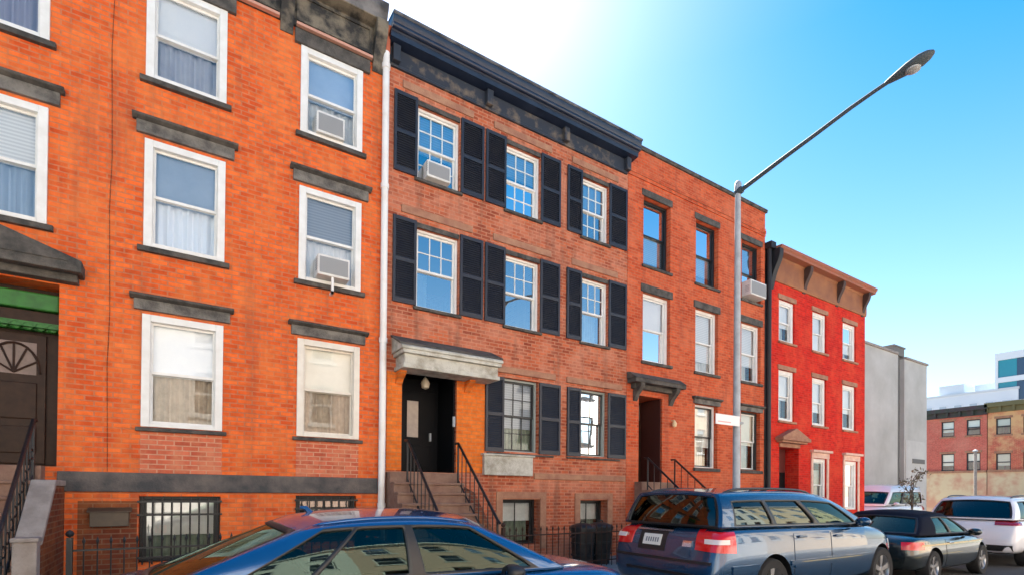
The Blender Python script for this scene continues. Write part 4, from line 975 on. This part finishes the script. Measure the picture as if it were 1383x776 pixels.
    # ---- mirrors
    for sg in (-1,1):
        mx,mz=G['mirror']; yy=sg*(yb+.02)
        b=MB(); b.tube([(mx-.02,yy,mz),(mx-.03,yy+sg*.1,mz+.02)],.03,10); b.v=b.v
        b.build('mirror_arm',TRIMK,o,smooth=True)
        n=MB(); prof=[(-.09,.02),(-.085,.07),(-.05,.088),(0,.085),(.06,.06),(.09,.02),(.095,.003)]; base=len(n.v)
        for (dx,r) in prof:
            for q in range(16):
                a=2*math.pi*q/16; n.v.append((mx-.02+dx,yy+sg*.17+math.cos(a)*r*1.25,mz+.07+math.sin(a)*r*.82))
        for i in range(len(prof)-1):
            for q in range(16): a=base+i*16+q; c=base+i*16+(q+1)%16; n.f.append((a,c,c+16,a+16)); n.m.append(0)
        n.f.append(tuple(base+(len(prof)-1)*16+q for q in range(16))); n.m.append(0)
        mm=n.build('wing_mirror',P.get('mirmat',pm),o,smooth=True,angle=60)
        n=MB(); c0=len(n.v); n.v+= [(mx-.105,yy+sg*.17+math.cos(2*math.pi*q/16)*.085,mz+.07+math.sin(2*math.pi*q/16)*.055) for q in range(16)]; n.f.append(tuple(range(16))); n.m.append(0); n.build('mirror_face',MIRROR,mm)
    # ---- wheels
    wr=P['wr']
    for wx in P['wheels']:
        for sg in (-1,1):
            yc=sg*(hw-.13); b=MB()
            b.lathe([(wr*.66,.10),(wr*.75,.112),(wr*.93,.108),(wr*.985,.085),(wr,.05),(wr,-.05),(wr*.985,-.085),(wr*.93,-.108),(wr*.66,-.10),(wr*.66,.10)],(wx,yc,wr),'y',40)
            ty=b.build('wheel',TYRE,o,smooth=True,angle=40)
            b=MB(); s=sg
            b.lathe([(wr*.67,s*.10),(wr*.655,s*.095),(wr*.62,s*.055),(wr*.60,s*-.03)],(wx,yc,wr),'y',40)
            b.lathe([(.001,s*.085),(wr*.13,s*.085),(wr*.17,s*.07),(wr*.17,s*.03)],(wx,yc,wr),'y',24)
            ns_=P.get('spokes',5)
            for q in range(ns_):
                a=2*math.pi*q/ns_+.3; ca,sa=math.cos(a),math.sin(a); w_=wr*.10
                def pt(r,off,yy): return (wx+ca*r-sa*off,yc+s*yy,wr+sa*r+ca*off)
                v=[pt(wr*.12,-w_*.8,.078),pt(wr*.12,w_*.8,.078),pt(wr*.645,w_*1.25,.085),pt(wr*.645,-w_*1.25,.085)]
                v2=[pt(wr*.12,-w_*.8,.045),pt(wr*.12,w_*.8,.045),pt(wr*.645,w_*1.25,.05),pt(wr*.645,-w_*1.25,.05)]
                b.quad(*v); b.quad(v[0],v[3],v2[3],v2[0]); b.quad(v[1],v2[1],v2[2],v[2])
            b.lathe([(.001,s*.0),(wr*.6,s*.0)],(wx,yc,wr),'y',24,1)
            b.build('rim',[P.get('rimmat',RIM),TRIMK],ty,smooth=True,angle=30)
    for fn in P.get('extra',[]): fn(o,dict(Tp=Tp,Bp=Bp,roof=roof,hit=hit,hw=hw,pm=pm))
    return o

def rails(o,c):
    for sg in (-1,1):
        b=MB(); pts=[]
        for i in range(15):
            u=.06+.80*i/14; p=c['roof'](u,sg*.90); pts.append((p.x,p.y,p.z+.045*(1-abs(2*i/14-1)**8)))
        b.tube(pts,.017,10); b.build('roof_rail',TRIMK,o,smooth=True)
def rear_wiper(o,c):
    pass
def antenna(o,c):
    p=c['roof'](.12,0); b=MB(); b.tube([(p.x,p.y,p.z-.01),(p.x-.05,p.y,p.z+.05),(p.x-.10,p.y,p.z+.055)],[.03,.02,.012],8); b.build('antenna',c['pm'],o,smooth=True)

BLUE=paint('metallic_blue_paint',(.005,.066,.20),(.006,.075,.22),.24,.35)
SUVP=paint('slate_blue_paint',(.010,.052,.125),(.012,.058,.135),.25,.45)
NAVY=paint('navy_paint',(.006,.010,.020),(.007,.012,.022),.2,.3)
GREYC=paint('dark_green_grey_paint',(.02,.026,.028),(.022,.03,.032),.22,.4)
WHITEC=paint('white_car_paint',(.72,.72,.76),(.70,.70,.75),.3,.0)
VANW=paint('white_van_paint',(.78,.79,.80),(.75,.76,.77),.4,.0)
SOFT=M('navy_soft_top',(.006,.008,.018),.8,spec=.1)

# blue sedan, right foreground
sedan=dict(L=4.85,w=1.80,paint=BLUE,wr=.32,wheels=(1.0,3.88),
 st=[(0.0,.62,.36,.72,.0),(.03,.76,.30,.86,.02),(.20,.84,.24,.945,.03),(.75,.885,.22,.965,.02),(1.5,.90,.20,.95,.02),(2.4,.90,.20,.925,.02),(3.5,.895,.21,.90,.04),(4.05,.875,.22,.885,.05),(4.5,.83,.24,.84,.05),(4.77,.73,.28,.72,.03),(4.85,.6,.34,.6,0)],
 gh=dict(xb0=.45,xb1=3.78,xt0=1.46,xt1=2.82,yb=.80,yt=.615,zb=(.955,.895),zr=1.395,sag=(.045,.05),crown=.055,bow=(.14,.20),wins=[(.12,.265),(.285,.515),(.56,.90)],t=(.10,.86),mirror=(3.08,.87)),
 doors=[(1.30,2.25,.30,.91),(2.28,3.30,.30,.885)],seats=(1.45,2.30),rearlamps=[('taillight',.5,.5,35,70,.68,.86,LRED)],headlamps=[(.55,.5,20,60,.56,.68)],plate=(-.26,.26,.52,.66),extra=[antenna],mirmat=TRIMK)
make_car('blue_sedan','bright blue sedan parked in the right foreground','car',(-.62,4.78,ROAD),sedan).update_tag()
bpy.data.objects['blue_sedan']['label']='bright blue four door sedan nearest the camera, below the orange and shuttered houses'
# slate blue SUV
suv=dict(L=5.15,w=1.92,paint=SUVP,wr=.385,wheels=(1.22,4.42),sillz=.34,
 st=[(0.0,.72,.50,.66,.0),(.02,.86,.40,.74,.0),(.10,.915,.35,1.10,.0),(.24,.945,.32,1.21,.01),(.9,.96,.30,1.21,.01),(2.2,.96,.29,1.20,.01),(3.6,.96,.29,1.17,.02),(4.1,.95,.29,1.14,.05),(4.65,.92,.31,1.08,.06),(5.0,.82,.35,.94,.05),(5.15,.66,.44,.78,.02)],
 gh=dict(xb0=.22,xb1=4.05,xt0=.36,xt1=3.05,yb=.885,yt=.72,zb=(1.20,1.16),zr=1.655,sag=(.03,.075),crown=.05,bow=(.06,.2),wins=[(.065,.275,GLD),(.30,.56,GLD),(.60,.90)],t=(.10,.76),tr=(.06,.90),mirror=(3.45,1.16)),
 doors=[(1.70,2.68,.38,1.17),(2.71,3.78,.38,1.15)],seats=(1.8,2.7),rglass=GLD,mould=(.30,4.75,.62,.72),
 rearlamps=[('taillight',.62,.56,16,66,.90,1.19,LRED,.016,.06),('lamp_lens',.62,.56,28,56,1.0,1.06,LWHT,.026)],
 headlamps=[(.6,.55,15,62,.74,.90)],plate=(.02,.34,.92,1.07),plateframe=1,
 rearbits=[('bumper_trim',-.82,.82,.74,.775,TRIMK,.02),('badge',-.50,-.36,.94,1.02,CHROME,.02),('badge',.64,.76,1.02,1.06,CHROME,.018),('step_pad',-.6,.6,.56,.60,TRIMK,.016)],extra=[rails])
make_car('suv','slate blue SUV with white licence plate and big red tail light, by the lamp pole','SUV',(5.55,4.97,ROAD),suv)
# dark soft-top coupe
coupe=dict(L=4.15,w=1.76,paint=GREYC,wr=.31,wheels=(.85,3.35),roofmat=SOFT,
 st=[(0.0,.62,.36,.70,.0),(.03,.78,.30,.82,.02),(.2,.85,.24,.90,.03),(.8,.875,.21,.90,.03),(1.5,.88,.20,.89,.02),(2.3,.88,.20,.88,.02),(2.9,.87,.20,.86,.05),(3.5,.85,.22,.80,.05),(3.95,.76,.26,.68,.04),(4.1,.66,.30,.58,.02),(4.15,.55,.36,.5,0)],
 gh=dict(xb0=.42,xb1=2.95,xt0=.95,xt1=2.15,yb=.79,yt=.60,zb=(.90,.87),zr=1.285,sag=(.03,.05),crown=.05,bow=(.12,.18),wins=[(.25,.52),(.56,.90)],t=(.12,.82),mirror=(2.5,.86)),
 doors=[(1.35,2.75,.28,.87)],seats=(1.15,2.0),rearlamps=[('taillight',.5,.48,25,78,.66,.80,LRED,.015)],headlamps=[(.5,.5,20,60,.54,.66)],plate=(-.26,.26,.50,.63),plateframe=1,mould=(.3,3.9,.72,.745),mouldmat=M('cream_pinstripe',(.5,.38,.18),.4),handlemat=CHROME)
make_car('convertible','dark low convertible with a navy soft top, between the slate SUV and white SUV','car',(11.0,4.80,ROAD),coupe)
# white crossover further on
wsuv=dict(L=4.6,w=1.86,paint=WHITEC,wr=.35,wheels=(.95,3.65),sillz=.34,
 st=[(0.0,.70,.46,.62,.0),(.02,.84,.36,.72,.0),(.10,.90,.32,1.02,.0),(.24,.92,.29,1.10,.01),(.9,.93,.28,1.10,.01),(2.0,.93,.27,1.08,.01),(3.1,.93,.27,1.06,.02),(3.6,.92,.27,1.03,.05),(4.2,.88,.29,.95,.06),(4.5,.78,.33,.82,.05),(4.6,.6,.42,.70,.02)],
 gh=dict(xb0=.22,xb1=3.5,xt0=.62,xt1=2.65,yb=.85,yt=.69,zb=(1.10,1.06),zr=1.60,sag=(.03,.075),crown=.05,bow=(.07,.2),wins=[(.08,.28,GLD),(.305,.555,GLD),(.60,.90)],t=(.10,.84),mirror=(2.95,1.06)),
 doors=[(1.35,2.25,.36,1.05),(2.28,3.28,.36,1.05)],seats=(1.4,2.25),rglass=GLD,
 rearlamps=[('taillight',.55,.5,8,72,.98,1.09,LREDD,.02)],headlamps=[(.6,.55,15,62,.68,.82)],plate=(-.26,.26,.72,.86),
 rearbits=[('bumper_trim',-.82,.82,.38,.52,TRIMK,.012)],extra=[rails])
make_car('suv','white SUV with a wide dark rear window, farthest parked at the kerb','SUV',(15.95,4.70,ROAD),wsuv)
# white van in the lot
van=dict(L=4.9,w=1.9,paint=VANW,wr=.34,wheels=(1.0,3.9),sillz=.34,
 st=[(0.0,.74,.46,.90,.0),(.03,.86,.36,1.0,.0),(.12,.92,.32,1.12,.0),(.9,.95,.28,1.13,.01),(2.0,.95,.27,1.12,.01),(3.3,.95,.27,1.10,.02),(4.0,.93,.27,1.08,.04),(4.5,.88,.29,1.0,.05),(4.8,.78,.33,.88,.04),(4.9,.6,.42,.76,.02)],
 gh=dict(xb0=.14,xb1=4.1,xt0=.28,xt1=3.2,yb=.88,yt=.78,zb=(1.12,1.09),zr=1.99,sag=(.02,.06),crown=.06,bow=(.05,.22),wins=[(.06,.30,GLD),(.33,.60,GLD),(.66,.93)],t=(.14,.66),mirror=(3.6,1.12)),
 doors=[(1.5,2.5,.36,1.09),(2.55,3.6,.36,1.09)],seats=(1.6,2.9),rearlamps=[('taillight',.5,.45,40,75,.9,1.08,LRED)],headlamps=[(.6,.55,15,62,.70,.86)],plate=(-.26,.26,.62,.76))
make_car('white_van','white van parked on the lot against the grey stucco building','van',(29.7,11.15,-.02),van,rotz=math.pi)
